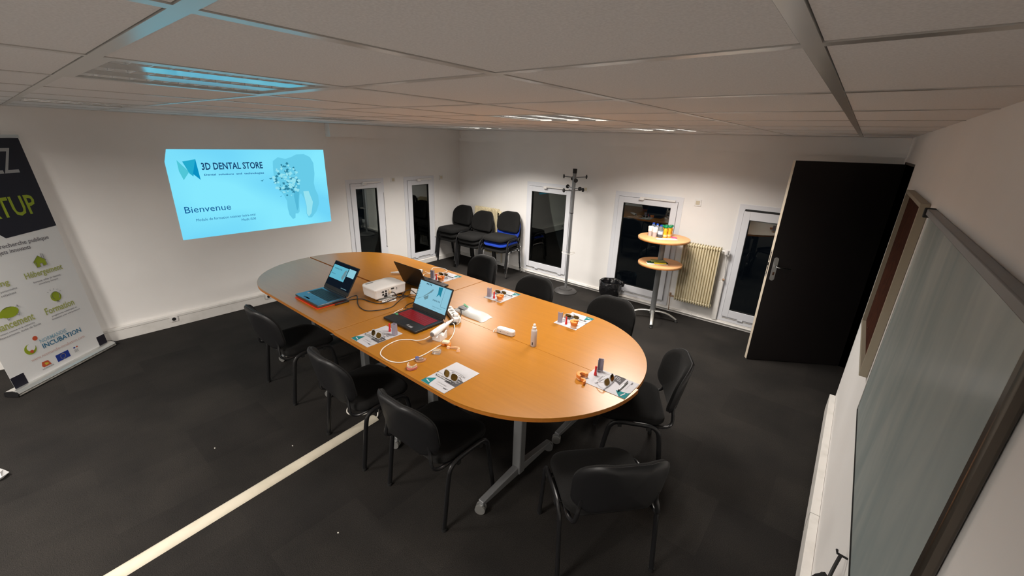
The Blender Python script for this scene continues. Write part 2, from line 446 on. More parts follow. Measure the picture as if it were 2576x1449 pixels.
# ceiling --------------------------------------------------------------
GX = [0.25, 0.85, 1.45, 2.05, 2.65, 3.25, 3.85, 4.45, 5.05, 5.623]
GY = [-8.27, -7.67, -7.07, -6.47, -5.87, -5.27, -4.715, -4.11, -3.50, -2.90, -2.30, -1.70, -1.10, -0.50]
xs = [0.0]+GX+[W]; ys = [YF]+GY+[0.0]
fix_cells = {}
for fx, fy in LIT+UNLIT:
    i = min(range(len(xs)), key=lambda k: abs(xs[k]-fx)); j = min(range(len(ys)), key=lambda k: abs(ys[k]-fy))
    fix_cells[(i, j)] = (fx, fy) in LIT
b = MB()
for i in range(len(xs)-1):
    for j in range(len(ys)-1):
        if (i, j) in fix_cells: continue
        g = 0.0138
        x0 = xs[i]+(g if i else 0); x1 = xs[i+1]-(g if i < len(xs)-2 else 0); y0 = ys[j]+(g if j else 0); y1 = ys[j+1]-(g if j < len(ys)-2 else 0)
        b.box(x0, x1, y0, y1, H+0.001, H+0.016)
ceil = struct('ceiling', b, m_tile, 'suspended ceiling of large pale tiles')
b = MB()
for x in GX: b.box(x-0.012, x+0.012, YF, 0, H-0.001, H+0.012)
for y in GY:
    for i in range(len(xs)-1):
        b.box(xs[i]+(0.012 if i else 0), xs[i+1]-(0.012 if i < len(xs)-2 else 0), y-0.012, y+0.012, H-0.001, H+0.012)
obj('ceiling_grid', b, m_grid, ceil)
b = MB()
for i in range(len(xs)-1):
    for j in range(len(ys)-1):
        if (i, j) in fix_cells: continue
        b.box(xs[i], xs[i+1], ys[j], ys[j+1], H+0.018, H+0.02)
obj('ceiling_void', b, m_dark, ceil)
b = MB(); b.box(0, W, YF, 0, H+0.20, H+0.22)
obj('slab', b, m_dark, ceil)

# light fixtures -----------------------------------------------------------
FIXLAB = {(3.85, -5.27): ('unlit louvred ceiling light with blue reflections, nearest one, upper left', ),
          (1.45, -5.27): ('unlit louvred ceiling light at far left above the banner', ),
          (1.45, -3.50): ('unlit louvred ceiling light near left wall, above the projected slide', ),
          (3.85, -3.50): ('lit louvred ceiling light above the middle of the far table side', ),
          (3.85, -1.70): ('lit louvred ceiling light, rightmost and near the back wall windows', ),
          (3.85, -7.07): ('unseen lit louvred ceiling light added behind the viewpoint on the right', ), (1.45, -7.07): ('unseen lit louvred ceiling light added behind the viewpoint on the left', ),
          (1.45, -1.70): ('lit louvred ceiling light near the motion detector corner', )}
for (i, j), lit in fix_cells.items():
    x0, x1, y0, y1 = xs[i]+0.012, xs[i+1]-0.012, ys[j]+0.012, ys[j+1]-0.012
    key = min(FIXLAB, key=lambda k: abs(k[0]-xs[i])+abs(k[1]-ys[j]))
    t = thing('ceiling_light', FIXLAB[key][0], 'ceiling light', ((x0+x1)/2, (y0+y1)/2, H), 0, 'recessed louvred ceiling lights')
    w, d = (x1-x0)/2, (y1-y0)/2
    b = MB(); b.box(-w, w, -d, d, 0.10, 0.104); b.box(-w, -w+0.003, -d, d, 0, 0.10); b.box(w-0.003, w, -d, d, 0, 0.10); b.box(-w, w, -d, -d+0.003, 0, 0.10); b.box(-w, w, d-0.003, d, 0, 0.10)
    obj('housing', b, m_housing, t)
    b = MB()
    b.box(-w, -w+0.02, -d, d, -0.001, 0.012); b.box(w-0.02, w, -d, d, -0.001, 0.012); b.box(-w+0.02, w-0.02, -d, -d+0.02, -0.001, 0.012); b.box(-w+0.02, w-0.02, d-0.02, d, -0.001, 0.012)
    obj('frame', b, m_grid, t)
    cw = 0.086; xsc = (-0.2145, 0.0, 0.2145)
    b = MB()
    for pa in (-1, 1):
        b.box(min(pa*0.045, pa*0.170), max(pa*0.045, pa*0.170), -d+0.02, d-0.02, 0.004, 0.012)
    for pa in (-1, 1): b.box(min(pa*0.2585, pa*(w-0.02)), max(pa*0.2585, pa*(w-0.02)), -d+0.02, d-0.02, 0.004, 0.012)
    obj('reflector_panel', b, m_panel, t)
    for cx in xsc:
        b = MB(); b.smooth = True; q_ = cw/2
        prof = [(-q_, 0.004), (-q_+0.003, 0.03), (-q_+0.012, 0.058), (-q_/2, 0.076), (0, 0.082), (q_/2, 0.076), (q_-0.012, 0.058), (q_-0.003, 0.03), (q_, 0.004)]
        for a, c in zip(prof[:-1], prof[1:]):
            b.quad([(cx+a[0], -d+0.02, a[1]), (cx+c[0], -d+0.02, c[1]), (cx+c[0], d-0.02, c[1]), (cx+a[0], d-0.02, a[1])])
        bmesh.ops.remove_doubles(b.b, verts=b.b.verts[:], dist=1e-5)
        rf = obj('reflector', b, m_reflector, t)
        b = MB()
        for q in range(11):
            y = -d+0.02+(2*d-0.04)*(q+1)/12
            b.box(cx-q_+0.005, cx+q_-0.005, y-0.001, y+0.001, 0.004, 0.022)
        obj('louvre_blades', b, m_reflector, rf)
        b = MB(); b.cyl((cx, -d+0.03, 0.055), (cx, d-0.03, 0.055), 0.013, 12)
        obj('fluorescent_tube', b, m_tubeon if lit else m_tubeoff, t)

# skirting / trunking --------------------------------------------------------
b = MB(); b.box(0.001, 0.052, -6.9, -2.42, 0, 0.138)
bb = struct('baseboard_left', b, m_trim, 'white cable trunking along the foot of the left wall', bevel=0.003)
b = MB(); b.box(0.053, 0.0545, -6.9, -2.42, 0.112, 0.114)
obj('lid_seam', b, m_grime, bb)
b = MB(); b.box(0.0005, 0.022, -2.42, -0.03, 0, 0.07)
struct('trim_3', b, m_trim, 'low white skirting below the two left windows')
b = MB(); b.box(0.03, W-0.001, -0.020, -0.0005, 0, 0.055)
bb = struct('baseboard_back', b, m_trim, 'thin white skirting along the back wall')
b = MB(); b.tube([(1.62, -0.028, 0.036), (5.9, -0.028, 0.036)], 0.008, 8)
for x in (2.1, 2.9, 3.6, 4.4, 5.2): b.box(x, x+0.012, -0.037, -0.015, 0.026, 0.046)
obj('heating_pipe', b, m_trim, bb)
b = MB(); b.box(5.942, W-0.001, -6.9, -1.373, 0.03, 0.183)
bb = struct('baseboard_right', b, m_trim, 'white cable trunking along the foot of the right wall', bevel=0.002)
b = MB(); b.box(5.950, W-0.001, -6.9, -1.373, 0, 0.03)
obj('kick_strip', b, m_grime, bb)
b = MB()
for y in (-2.95, -4.9): b.box(5.9405, W, y-0.001, y+0.001, 0.03, 0.1845)
obj('joint_line', b, m_grime, bb)

# windows ------------------------------------------------------------------
def window(n, spec, left, label, slot=False):
    l, r, bt, t, gl, gr, gb, gt = spec
    P = (lambda u, z, d: (d, u, z)) if left else (lambda u, z, d: (u, -d, z))
    def fb(b, u0, u1, z0, z1, d0, d1):
        b.rings([[P(u0, z0, d), P(u1, z0, d), P(u1, z1, d), P(u0, z1, d)] for d in (d0, d1)])
    root = sroot('window_%d' % n, label, P((l+r)/2, bt, 0))
    inv = Matrix.Translation(-root.location)
    s1 = l+(gl-l)*0.42; s2 = r-(r-gr)*0.42; s3 = bt+(gb-bt)*0.38; s4 = t-(t-gt)*0.42
    b = MB()
    fb(b, l, s1, bt, t, -0.05, 0.008); fb(b, s2, r, bt, t, -0.05, 0.008); fb(b, s1, s2, bt, s3, -0.05, 0.008); fb(b, s1, s2, s4, t, -0.05, 0.008)
    obj('outer_frame', b.xf(inv), m_pvc, root)
    b = MB(); g = 0.004
    fb(b, s1+g, gl, s3+g, s4-g, -0.04, 0.020); fb(b, gr, s2-g, s3+g, s4-g, -0.04, 0.020); fb(b, gl, gr, s3+g, gb, -0.04, 0.020); fb(b, gl, gr, gt, s4-g, -0.04, 0.020)
    sash = obj('sash', b.xf(inv), m_pvc, root, bevel=0.003)
    b = MB()
    for (u0, u1, z0, z1) in ((gl, gl+0.006, gb, gt), (gr-0.006, gr, gb, gt), (gl, gr, gb, gb+0.006), (gl, gr, gt-0.006, gt)): fb(b, u0, u1, z0, z1, -0.02, 0.012)
    obj('gasket', b.xf(inv), m_plasticm, sash)
    b = MB(); fb(b, gl, gr, gb, gt, -0.010, -0.006)
    obj('glass_pane', b.xf(inv), m_glass, sash)
    # drainage tabs at bottom rail
    b = MB()
    for q in (0.3, 0.82):
        u = l+(r-l)*q; fb(b, u-0.03, u+0.03, s3-0.012, s3+0.004, 0.008, 0.024)
    obj('hinge_tab', b.xf(inv), m_pvc, root)
    b = MB(); fb(b, s1+0.01, s2-0.01, s3-0.022, s3-0.014, 0.008, 0.0095)
    obj('rail_slot', b.xf(inv), m_grime, root)
    if slot:
        b = MB(); fb(b, s1+0.01, s2, s4-0.004, s4+0.02, 0.008, 0.016)
        obj('vent_grille', b.xf(inv), m_plasticm, root)
    else:
        # stay bar with lever at the top of the sash
        zc = (gt+t)/2+0.018
        m = l+(r-l)*0.40
        b = MB(); fb(b, m, s2-0.03, zc-0.010, zc+0.012, 0.022, 0.045)
        bar = obj('latch_bar', b.xf(inv), m_white, root, bevel=0.004)
        b = MB(); fb(b, m-0.01, m+0.055, zc-0.030, zc-0.004, 0.022, 0.060)
        obj('lever', b.xf(inv), m_white, bar, bevel=0.006)
    if left:
        b = MB(); b.tube([P(r-0.012, 1.30, 0.018), P(r-0.012, 0.62, 0.018)], 0.004, 6); fb(b, r-0.022, r-0.004, 0.45, 0.72, 0.009, 0.028)
        obj('crank_rod', b.xf(inv), m_white, root)
    return root
window(1, winsL[0], True, 'narrow white-framed dark window, leftmost, beside the projected slide')
window(2, winsL[1], True, 'narrow white-framed dark window on the left wall beside the stacked chairs')
window(3, winsB[0], False, 'white-framed dark window behind the coat stand')
window(4, winsB[1], False, 'white-framed dark window behind the round high table')
window(5, winsB[2], False, 'white-framed dark window partly hidden by the open black door', slot=True)

# door ----------------------------------------------------------------------
hx, hy, lx, ly = 5.992, -0.275, 5.216, -0.797
dv = Vector((lx-hx, ly-hy, 0)); DL = dv.length; dang = math.atan2(dv.y, dv.x)
root = sroot('door_1', 'black open door leaf', (hx, hy, 0)); root.rotation_euler = (0, 0, dang)
b = MB(); b.box(0.0, DL-0.002, -0.040, 0.0, 0.010, 2.04)
leaf = obj('door_leaf', b, m_door, root)
b = MB(); b.box(DL-0.002, DL, -0.040, 0.0, 0.010, 2.04)
obj('leaf_edge', b, m_dooredge, leaf)
b = MB(); b.box(DL, DL+0.002, -0.028, -0.012, 0.93, 1.20)
fp = obj('lock_plate', b, m_alu, root)
b = MB(); b.box(DL+0.002, DL+0.0035, -0.024, -0.016, 0.95, 1.03); b.box(DL+0.002, DL+0.0035, -0.024, -0.016, 1.10, 1.18); b.box(DL+0.002, DL+0.010, -0.026, -0.014, 1.045, 1.075)
obj('latch', b, m_plasticm, fp)
b = MB(); b.prism(rrect(0.042, 0.235, 0.02, 6, DL-0.05, 1.015), 0.0, 0.008, lambda x, y, z: (x, z, y))
pl = obj('handle_plate', b, m_alu, root)
b = MB(); b.tube(smooth_path([(DL-0.05, 0.008, 1.045), (DL-0.05, 0.045, 1.045), (DL-0.065, 0.052, 1.043), (DL-0.12, 0.054, 1.038), (DL-0.175, 0.052, 1.036)], 4), 0.008, 10)
obj('handle_lever', b, m_chrome, pl)
b = MB(); b.box(DL-0.058, DL-0.042, 0.008, 0.011, 0.955, 0.985)
obj('keyhole', b, m_brass, pl)

# switches, sockets, detector -------------------------------------------------
def switch(u, z, left, label):
    P = (lambda x, y, d: (d, x, y)) if left else (lambda x, y, d: (x, -d, y))
    t = thing('wall_switch', label, 'switch', P(u, z, 0), 0, 'shutter switches beside the windows')
    b = MB(); b.prism(rrect(0.08, 0.08, 0.006, 3), 0, 0.010, lambda x, y, d: P(x, y, d)); obj('plate', b, m_cream if left is None else m_white, t)
    b = MB(); b.prism(rrect(0.045, 0.045, 0.003, 3), 0.010, 0.014, lambda x, y, d: P(x, y, d)); obj('rocker', b, M('switch_ivory', (0.62, 0.55, 0.42), 0.4) if 'switch_ivory' not in MATS else MATS['switch_ivory'], t)
switch(-1.451, 1.483, True, 'small white wall switch between the two left wall windows')
switch(-0.453, 1.477, True, 'small white wall switch near the room corner above the stacked chairs')
switch(2.646, 1.492, False, 'white wall switch just right of the coat stand')
switch(4.226, 1.477, False, 'white wall switch above the cream radiator right of the high table')
def socket(y, label):
    t = thing('wall_socket', label, 'socket', (0.0535, y, 0.094), 0, 'sockets on the left trunking')
    b = MB(); b.prism(rrect(0.07, 0.055, 0.006, 3), 0, 0.010, lambda x, z, d: (d, x, z)); obj('plate', b, m_white, t)
    b = MB(); b.lathe([(0.019, 0), (0.019, 0.003), (0.0, 0.003)], seg=16); b.xf(Matrix.Translation((0.010, 0, 0)) @ Matrix.Rotation(PI/2, 4, 'Y')); obj('socket_well', b, m_plasticm, t)
socket(-4.538, 'white socket on the left wall trunking nearer the banner')
socket(-3.529, 'white socket on the trunking just behind the table edge')
t = thing('motion_detector', 'small white motion detector with amber light in the upper room corner', 'motion detector', (0.127, -0.07, 2.175))
b = MB(); b.prism(rrect(0.05, 0.085, 0.01, 3), 0, 0.035, lambda x, z, d: (d, x, z)); b.xf(Matrix.Rotation(R(-35), 4, 'Z')); b.xf(Matrix.Translation((0.022, -0.015, 0))); obj('case', b, m_box, t)
b = MB(); b.lathe([(0.007, 0), (0.005, 0.006), (0, 0.008)], seg=10); b.xf(Matrix.Translation((0.052, -0.036, -0.01)) @ Matrix.Rotation(R(-35), 4, 'Z') @ Matrix.Rotation(PI/2, 4, 'Y')); obj('indicator_lamp', b, m_orangeled, t)
b = MB(); b.box(-0.002, 0.004, -0.04, 0.03, -0.055, 0.05); obj('bracket', b, m_brass, t)

# ================================================================== PROJECTED SLIDE
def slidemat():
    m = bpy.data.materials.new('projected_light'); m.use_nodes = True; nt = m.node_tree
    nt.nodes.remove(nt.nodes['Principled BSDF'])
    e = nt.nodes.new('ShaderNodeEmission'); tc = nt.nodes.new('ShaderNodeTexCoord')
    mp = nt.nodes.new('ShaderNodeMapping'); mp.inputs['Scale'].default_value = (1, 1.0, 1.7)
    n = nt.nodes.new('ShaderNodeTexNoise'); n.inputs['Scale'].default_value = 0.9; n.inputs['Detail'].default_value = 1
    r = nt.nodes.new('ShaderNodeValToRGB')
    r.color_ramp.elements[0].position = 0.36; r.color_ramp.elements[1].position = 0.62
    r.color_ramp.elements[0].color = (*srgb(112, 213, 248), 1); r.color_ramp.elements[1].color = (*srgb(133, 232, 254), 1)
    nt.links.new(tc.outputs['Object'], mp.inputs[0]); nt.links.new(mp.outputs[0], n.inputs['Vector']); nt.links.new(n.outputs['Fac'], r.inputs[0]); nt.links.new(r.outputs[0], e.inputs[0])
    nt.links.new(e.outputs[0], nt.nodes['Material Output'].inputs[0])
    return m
sl = thing('projected_slide', 'bright cyan projected welcome slide with a shattering tooth on the left wall', 'projection', (0.001, -3.4, 1.44))  # self-glowing panel stands in for the projector's light on the wall
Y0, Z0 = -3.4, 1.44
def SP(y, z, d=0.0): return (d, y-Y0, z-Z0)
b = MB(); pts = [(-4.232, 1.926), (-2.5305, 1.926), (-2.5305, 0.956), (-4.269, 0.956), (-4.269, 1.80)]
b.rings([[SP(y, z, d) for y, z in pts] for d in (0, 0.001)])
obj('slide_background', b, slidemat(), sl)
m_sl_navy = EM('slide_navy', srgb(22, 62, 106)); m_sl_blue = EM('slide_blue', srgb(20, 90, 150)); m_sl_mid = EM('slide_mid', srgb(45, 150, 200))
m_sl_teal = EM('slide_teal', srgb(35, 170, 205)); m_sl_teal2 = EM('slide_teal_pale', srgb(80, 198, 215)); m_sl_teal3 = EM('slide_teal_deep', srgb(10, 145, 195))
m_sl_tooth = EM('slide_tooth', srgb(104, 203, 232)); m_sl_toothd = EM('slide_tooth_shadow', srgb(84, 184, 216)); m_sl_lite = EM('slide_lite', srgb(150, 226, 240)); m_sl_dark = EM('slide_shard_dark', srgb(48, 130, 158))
def ST(body, y0, z0, y1, h, mat, name='lettering', bold=0.0, z1=None):
    sk = ((z1-z0)/(y1-y0)) if z1 is not None else 0
    text(name, body, mat, sl, lambda x, y: SP(y0+x, z0+y+sk*x, 0.003), width=y1-y0, height=h, bold=bold)
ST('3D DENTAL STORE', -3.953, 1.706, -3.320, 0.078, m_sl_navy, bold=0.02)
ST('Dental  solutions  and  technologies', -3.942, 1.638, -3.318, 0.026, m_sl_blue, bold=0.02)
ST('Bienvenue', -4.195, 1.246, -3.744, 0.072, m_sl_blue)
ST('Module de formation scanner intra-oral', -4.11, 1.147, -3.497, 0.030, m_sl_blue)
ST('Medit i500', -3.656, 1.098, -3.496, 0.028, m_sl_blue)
def SPOLY(name, pts, mat, d=0.002):
    b = MB(); b.poly(pts, lambda y, z: SP(y, z, d)); return obj(name, b, mat, sl)
def spx(u, v):   # zoom crop pixels of the slide to wall coordinates (bilinear fit of measured corners)
    a = (u-75)/(2222-75)
    return a
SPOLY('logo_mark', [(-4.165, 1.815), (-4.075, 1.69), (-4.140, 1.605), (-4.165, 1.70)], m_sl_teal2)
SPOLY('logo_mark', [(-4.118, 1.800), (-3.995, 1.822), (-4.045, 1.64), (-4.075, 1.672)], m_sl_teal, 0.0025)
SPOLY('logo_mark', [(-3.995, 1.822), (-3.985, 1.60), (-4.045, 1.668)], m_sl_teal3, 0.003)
# tooth outline
tooth = [(-3.205, 1.70), (-3.195, 1.79), (-3.13, 1.835), (-3.04, 1.815), (-2.97, 1.835), (-2.90, 1.868), (-2.80, 1.872), (-2.725, 1.835), (-2.688, 1.76), (-2.69, 1.62), (-2.715, 1.50),
         (-2.705, 1.42), (-2.675, 1.33), (-2.678, 1.22), (-2.725, 1.12), (-2.80, 1.045), (-2.845, 1.045), (-2.868, 1.10), (-2.858, 1.20), (-2.868, 1.30), (-2.905, 1.375), (-2.925, 1.35),
         (-2.945, 1.25), (-2.955, 1.14), (-2.975, 1.118), (-3.01, 1.12), (-3.02, 1.06), (-3.055, 1.052), (-3.09, 1.11), (-3.10, 1.20), (-3.095, 1.29), (-3.12, 1.36), (-3.19, 1.47), (-3.21, 1.58)]
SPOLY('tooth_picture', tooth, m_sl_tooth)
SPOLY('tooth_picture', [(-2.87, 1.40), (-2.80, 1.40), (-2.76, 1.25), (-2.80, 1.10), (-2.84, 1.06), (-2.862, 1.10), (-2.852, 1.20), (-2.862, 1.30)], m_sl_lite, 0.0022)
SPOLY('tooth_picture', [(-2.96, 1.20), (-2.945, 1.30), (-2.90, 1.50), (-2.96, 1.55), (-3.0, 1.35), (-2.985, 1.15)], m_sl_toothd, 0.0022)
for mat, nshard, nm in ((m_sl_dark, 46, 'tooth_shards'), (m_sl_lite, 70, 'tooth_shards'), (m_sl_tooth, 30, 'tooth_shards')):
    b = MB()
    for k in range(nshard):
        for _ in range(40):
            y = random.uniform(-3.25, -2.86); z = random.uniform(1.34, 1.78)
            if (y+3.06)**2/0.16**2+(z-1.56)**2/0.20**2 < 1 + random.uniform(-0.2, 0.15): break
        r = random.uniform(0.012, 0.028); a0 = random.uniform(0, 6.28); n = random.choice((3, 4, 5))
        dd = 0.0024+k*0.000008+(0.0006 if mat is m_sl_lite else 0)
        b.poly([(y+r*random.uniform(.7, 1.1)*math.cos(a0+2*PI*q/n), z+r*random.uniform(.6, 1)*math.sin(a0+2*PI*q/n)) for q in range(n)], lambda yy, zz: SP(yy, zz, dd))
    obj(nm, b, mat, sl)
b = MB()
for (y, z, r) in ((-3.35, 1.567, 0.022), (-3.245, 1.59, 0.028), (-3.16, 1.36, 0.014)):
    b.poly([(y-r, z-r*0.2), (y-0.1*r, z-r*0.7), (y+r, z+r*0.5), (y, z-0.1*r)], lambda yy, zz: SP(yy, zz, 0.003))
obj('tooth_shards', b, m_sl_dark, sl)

# ================================================================== TABLES
TZ = 0.74
def table(name, label, x0, x1, y0, y1, corner, legs, dy=0.0):
    """corner: 'SW','NW','SE','NE' rounded corner"""
    cx, cy = (x0+x1)/2, (y0+y1)/2
    t = thing(name, label, 'table', (cx, cy, 0), 0, 'beech tables pushed together')
    X0, X1, Y0_, Y1_ = x0-cx, x1-cx, y0-cy, y1-cy
    r = (Y1_-Y0_)
    pts = []
    def arc(ox, oy, a0, a1, n=28):
        for k in range(n+1):
            a = R(a0+(a1-a0)*k/n); pts.append((ox+r*math.cos(a), oy+r*math.sin(a)))
    if corner == 'SW': arc(X0+r, Y1_, 180, 270); pts += [(X1, Y0_), (X1, Y1_)]
    if corner == 'NW': arc(X0+r, Y0_, 90, 180); pts += [(X1, Y0_), (X1, Y1_)]
    if corner == 'SE': arc(X1-r, Y1_, 270, 360); pts += [(X0, Y1_), (X0, Y0_)]
    if corner == 'NE': arc(X1-r, Y0_, 0, 90); pts += [(X0, Y1_), (X0, Y0_)]
    def inset(d): return [((px)*(1-d/0.9), (py)*(1-d/0.4)) for px, py in pts]
    b = MB(); b.rings([[(x, y, TZ-0.006) for x, y in pts], [(x, y, TZ-0.0012) for x, y in pts], [(x, y, TZ) for x, y in inset(0.0012)]])
    obj('tabletop', b, m_wood, t)
    b = MB(); b.rings([[(x, y, TZ-0.026) for x, y in inset(0.0005)], [(x, y, TZ-0.006) for x, y in inset(0.0005)]])
    obj('edge_band', b, m_woodedge, t)
    b = MB()
    b.box(min(legs)-cx, max(legs)-cx, -0.03, 0.03, TZ-0.076, TZ-0.046)
    obj('rail', b, m_silver, t, bevel=0.004)
    for lx_ in legs:
        l = lx_-cx
        b = MB(); b.box(l-0.033, l+0.033, -0.028, 0.028, 0.06, TZ-0.046); lg = obj('leg', b, m_silver, t, bevel=0.008)
        b = MB(); b.box(l-0.03, l+0.03, -0.22, 0.22, TZ-0.046, TZ-0.026); obj('top_bracket', b, m_silver, lg, bevel=0.003)
        b = MB()
        b.rings([[(l-0.022*s, y, z0), (l+0.022*s, y, z0), (l+0.022*s, y, z1), (l-0.022*s, y, z1)] for y, z0, z1, s in ((-0.36, 0.055, 0.085, 0.9), (-0.05, 0.055, 0.115, 1), (0.05, 0.055, 0.115, 1), (0.36, 0.055, 0.085, 0.9))])
        ft = obj('foot_beam', b, m_silver, lg, bevel=0.005)
        for s in (-1, 1):
            b = MB(); b.smooth = True
            ax = Vector((0.45, -0.89, 0)); cc_ = Vector((l, s*0.36, 0.032))
            for o_ in (-0.021, 0.007): b.cyl(cc_+ax*o_, cc_+ax*(o_+0.014), 0.032, 22)
            b.box(l-0.006, l+0.006, s*0.36-0.016, s*0.36+0.016, 0.025, 0.058)
            obj('caster', b, m_alu if s < 0 else m_silver, lg)
    return t
table('meeting_table', 'beech table with rounded end at near left, under the blue-lit laptop', 0.85, 2.928, -4.112, -3.297, 'SW', [1.72, 2.62])
table('meeting_table', 'beech table with rounded end at far left, beyond the seam, behind the projector', 0.84, 2.924, -3.277, -2.470, 'NW', [1.72, 2.62])
table('meeting_table', 'beech table with rounded end at near right, under the red-keyed laptop', 2.936, 4.980, -4.118, -3.2935, 'SE', [3.56, 4.41])
table('meeting_table', 'beech table with rounded end at far right, under the white spray bottle', 2.932, 4.966, -3.2915, -2.476, 'NE', [3.56, 4.41])

# ================================================================== CHAIRS
def pad_outline(w, h, rt, rb, n=8, taper=0.0):
    pts = []
    for sx, sy, a0, r in ((1, 1, 0, rt), (-1, 1, 90, rt), (-1, -1, 180, rb), (1, -1, 270, rb)):
        for k in range(n+1):
            a = R(a0+90*k/n)
            x = sx*(w/2-r)+r*math.cos(a); y = sy*(h/2-r)+r*math.sin(a)
            x *= 1-taper*(y/h)
            pts.append((x, y))
    return pts
def sub_ring(b, ol, prof, f):
    """prof: list of (scale, inset, h)"""
    rg = []
    for ins, hgt in prof:
        rr = []
        for x, y in ol:
            L = math.hypot(x, y); k = max(0.0, (L-ins)/L)
            rr.append(f(x*k, y*k, hgt))
        rg.append(rr)
    def inner(ins, hgt, ks):
        out = []
        for q in ks:
            rr = []
            for x, y in ol:
                L = math.hypot(x, y); k = max(0.0, (L-ins)/L)*q
                rr.append(f(x*k, y*k, hgt))
            out.append(rr)
        return out
    rg = inner(prof[0][0], prof[0][1], (0.03, 0.2, 0.4, 0.6, 0.8))+rg+inner(prof[-1][0], prof[-1][1], (0.85, 0.7, 0.55, 0.4, 0.25, 0.12, 0.03))
    b.smooth = True
    return b.rings(rg)
def grid_pad(ol_w, ol_h, rt, rb, taper, thick_prof, f, n=10):
    b = MB()
    ol = pad_outline(ol_w, ol_h, rt, rb, n, taper)
    return sub_ring(b, ol, thick_prof, f)
def make_chair(label, fabric=m_fabric, metal=m_blackmetal, group='black visitor chairs', back_fab=None):
    t = thing('visitor_chair', label, 'chair', (0, 0, 0), 0, group)
    # seat pad (x right, y front)
    def fs(x, y, z):
        zz = z
        if y > 0.10: zz -= 0.9*(y-0.10)**2/0.12*0.12*1.3
        zz += 0.10*x*x
        return (x, y+0.01, 0.0+zz)
    prof = [(0.012, 0.420), (0.002, 0.428), (0.0, 0.442), (0.004, 0.458), (0.018, 0.468), (0.04, 0.473)]
    ol = grid_pad(0.475, 0.43, 0.11, 0.09, 0.0, prof, fs); obj('seat', ol, fabric, t)
    ol = grid_pad(0.46, 0.415, 0.10, 0.085, 0.0, [(0.03, 0.407), (0.0, 0.419), (0.006, 0.4195)], fs); obj('seat_shell', ol, m_plastic, t)
    # backrest: u across, v up -> curved and leaning
    lean = R(11); yb, zb = -0.235, 0.50
    def fb_(off):
        def g(u, v, hh):
            vv = v+0.165
            y = yb-vv*math.sin(lean)-0.088*(1-(u/0.235)**2)+0.050+(hh+off)
            z = zb+vv*math.cos(lean)
            return (u, y, z)
        return g
    fbk = back_fab or fabric
    ol = grid_pad(0.455, 0.33, 0.15, 0.08, -0.05, [(0.0, -0.002), (-0.001, 0.008), (0.003, 0.020), (0.015, 0.028), (0.035, 0.032)], fb_(0.0), 9)
    bk = obj('backrest', ol, fbk, t)
    ol = grid_pad(0.463, 0.338, 0.153, 0.083, -0.05, [(0.03, -0.017), (0.012, -0.014), (0.003, -0.007), (-0.002, 0.001), (0.002, 0.006), (0.012, 0.0015)], fb_(-0.004), 9)
    obj('back_shell', ol, m_shell, bk)
    for s in (-1, 1):
        x = s*0.258
        fr = smooth_path([(x, 0.212, 0.0), (x, 0.188, 0.15), (x, 0.160, 0.34), (x, 0.140, 0.405), (x, 0.095, 0.432), (x, 0.0, 0.436)], 5)
        rr = smooth_path([(x, -0.215, 0.0), (x, -0.195, 0.15), (x, -0.170, 0.34), (x, -0.150, 0.405), (x, -0.100, 0.432), (x, 0.0, 0.436)], 5)
        for nm, p in (('leg', fr), ('leg', rr)):
            b = MB(); b.tube(p, 0.0115, 10, ry=0.0155); lg = obj(nm, b, metal, t)
            q = p[0]; b = MB(); b.cyl((q[0], q[1], -0.0), (q[0], q[1]-0.0015 if q[1] > 0 else q[1]+0.0015, 0.018), 0.0155, 12); obj('foot_cap', b, m_plasticm, lg)
        b = MB(); xi = s*0.222
        b.tube(smooth_path([(s*0.225, 0.06, 0.412), (xi, -0.14, 0.414), (s*0.218, -0.205, 0.417), (s*0.210, -0.240, 0.442), (s*0.200, -0.243, 0.49), (s*0.190, -0.238, 0.53), (s*0.184, -0.244, 0.58)], 5), 0.0095, 10, ry=0.013)
        obj('back_support', b, metal, t)
    b = MB(); b.tube([(-0.262, 0.085, 0.418), (0.262, 0.085, 0.418)], 0.009, 8)
    b.tube([(-0.262, -0.095, 0.418), (0.262, -0.095, 0.418)], 0.009, 8)
    obj('crossbar', b, metal, t)
    b = MB()
    for s in (-1, 1):
        for y in (0.085, -0.095): b.box(s*0.262-0.008, s*0.262+0.008, y-0.012, y+0.012, 0.404, 0.428)
    obj('end_plug', b, m_plasticm, t)
    return t
G1 = 'chairs around the meeting table'
c0 = make_chair('black chair tucked under near table side, leftmost, beside the left floor gap', group=G1)
c0.location = (2.268, -4.103, 0)
c0['label'] = 'black chair on the near side of the table, farthest left, by the blue-lit laptop'
dup(c0, (3.340, -4.113, 0), R(-2.5), 'black chair on the near side, middle one, straddling the end of the floor duct')
dup(c0, (4.080, -4.085, 0), R(0.5), 'black chair on the near side, right of the floor duct, back towards the viewer')
dup(c0, (5.013, -3.786, 0), R(48), 'large foreground black chair pulled out from the near right end of the table')
dup(c0, (4.835, -2.99, 0), R(118), 'black chair at the right end of the table, backrest seen from its front')
dup(c0, (2.49, -2.265, 0), R(178), 'black chair on the far side of the table, nearest the chair stacks')
dup(c0, (3.42, -2.475, 0), R(180), 'black chair on the far side of the table, in front of the coat stand')
dup(c0, (4.27, -2.47, 0), R(180), 'black chair on the far side of the table, in front of the waste bin')
G2 = 'stacked visitor chairs in the corner'
def stack(x, y, rz, n, pitch, fwd, names, protos=None):
    f = Vector((-math.sin(rz), math.cos(rz), 0))
    for k in range(n):
        src = protos[k] if protos else c0
        p = Vector((x, y, 0))+f*(fwd*k)
        if src is not c0 and not src.get('used'):
            src.location = (p.x, p.y, pitch*k); src.rotation_euler = (0, 0, rz); src['label'] = names[k]; src['group'] = G2; src['used'] = 1
        else:
            dup(src, (p.x, p.y, pitch*k), rz, names[k], G2)
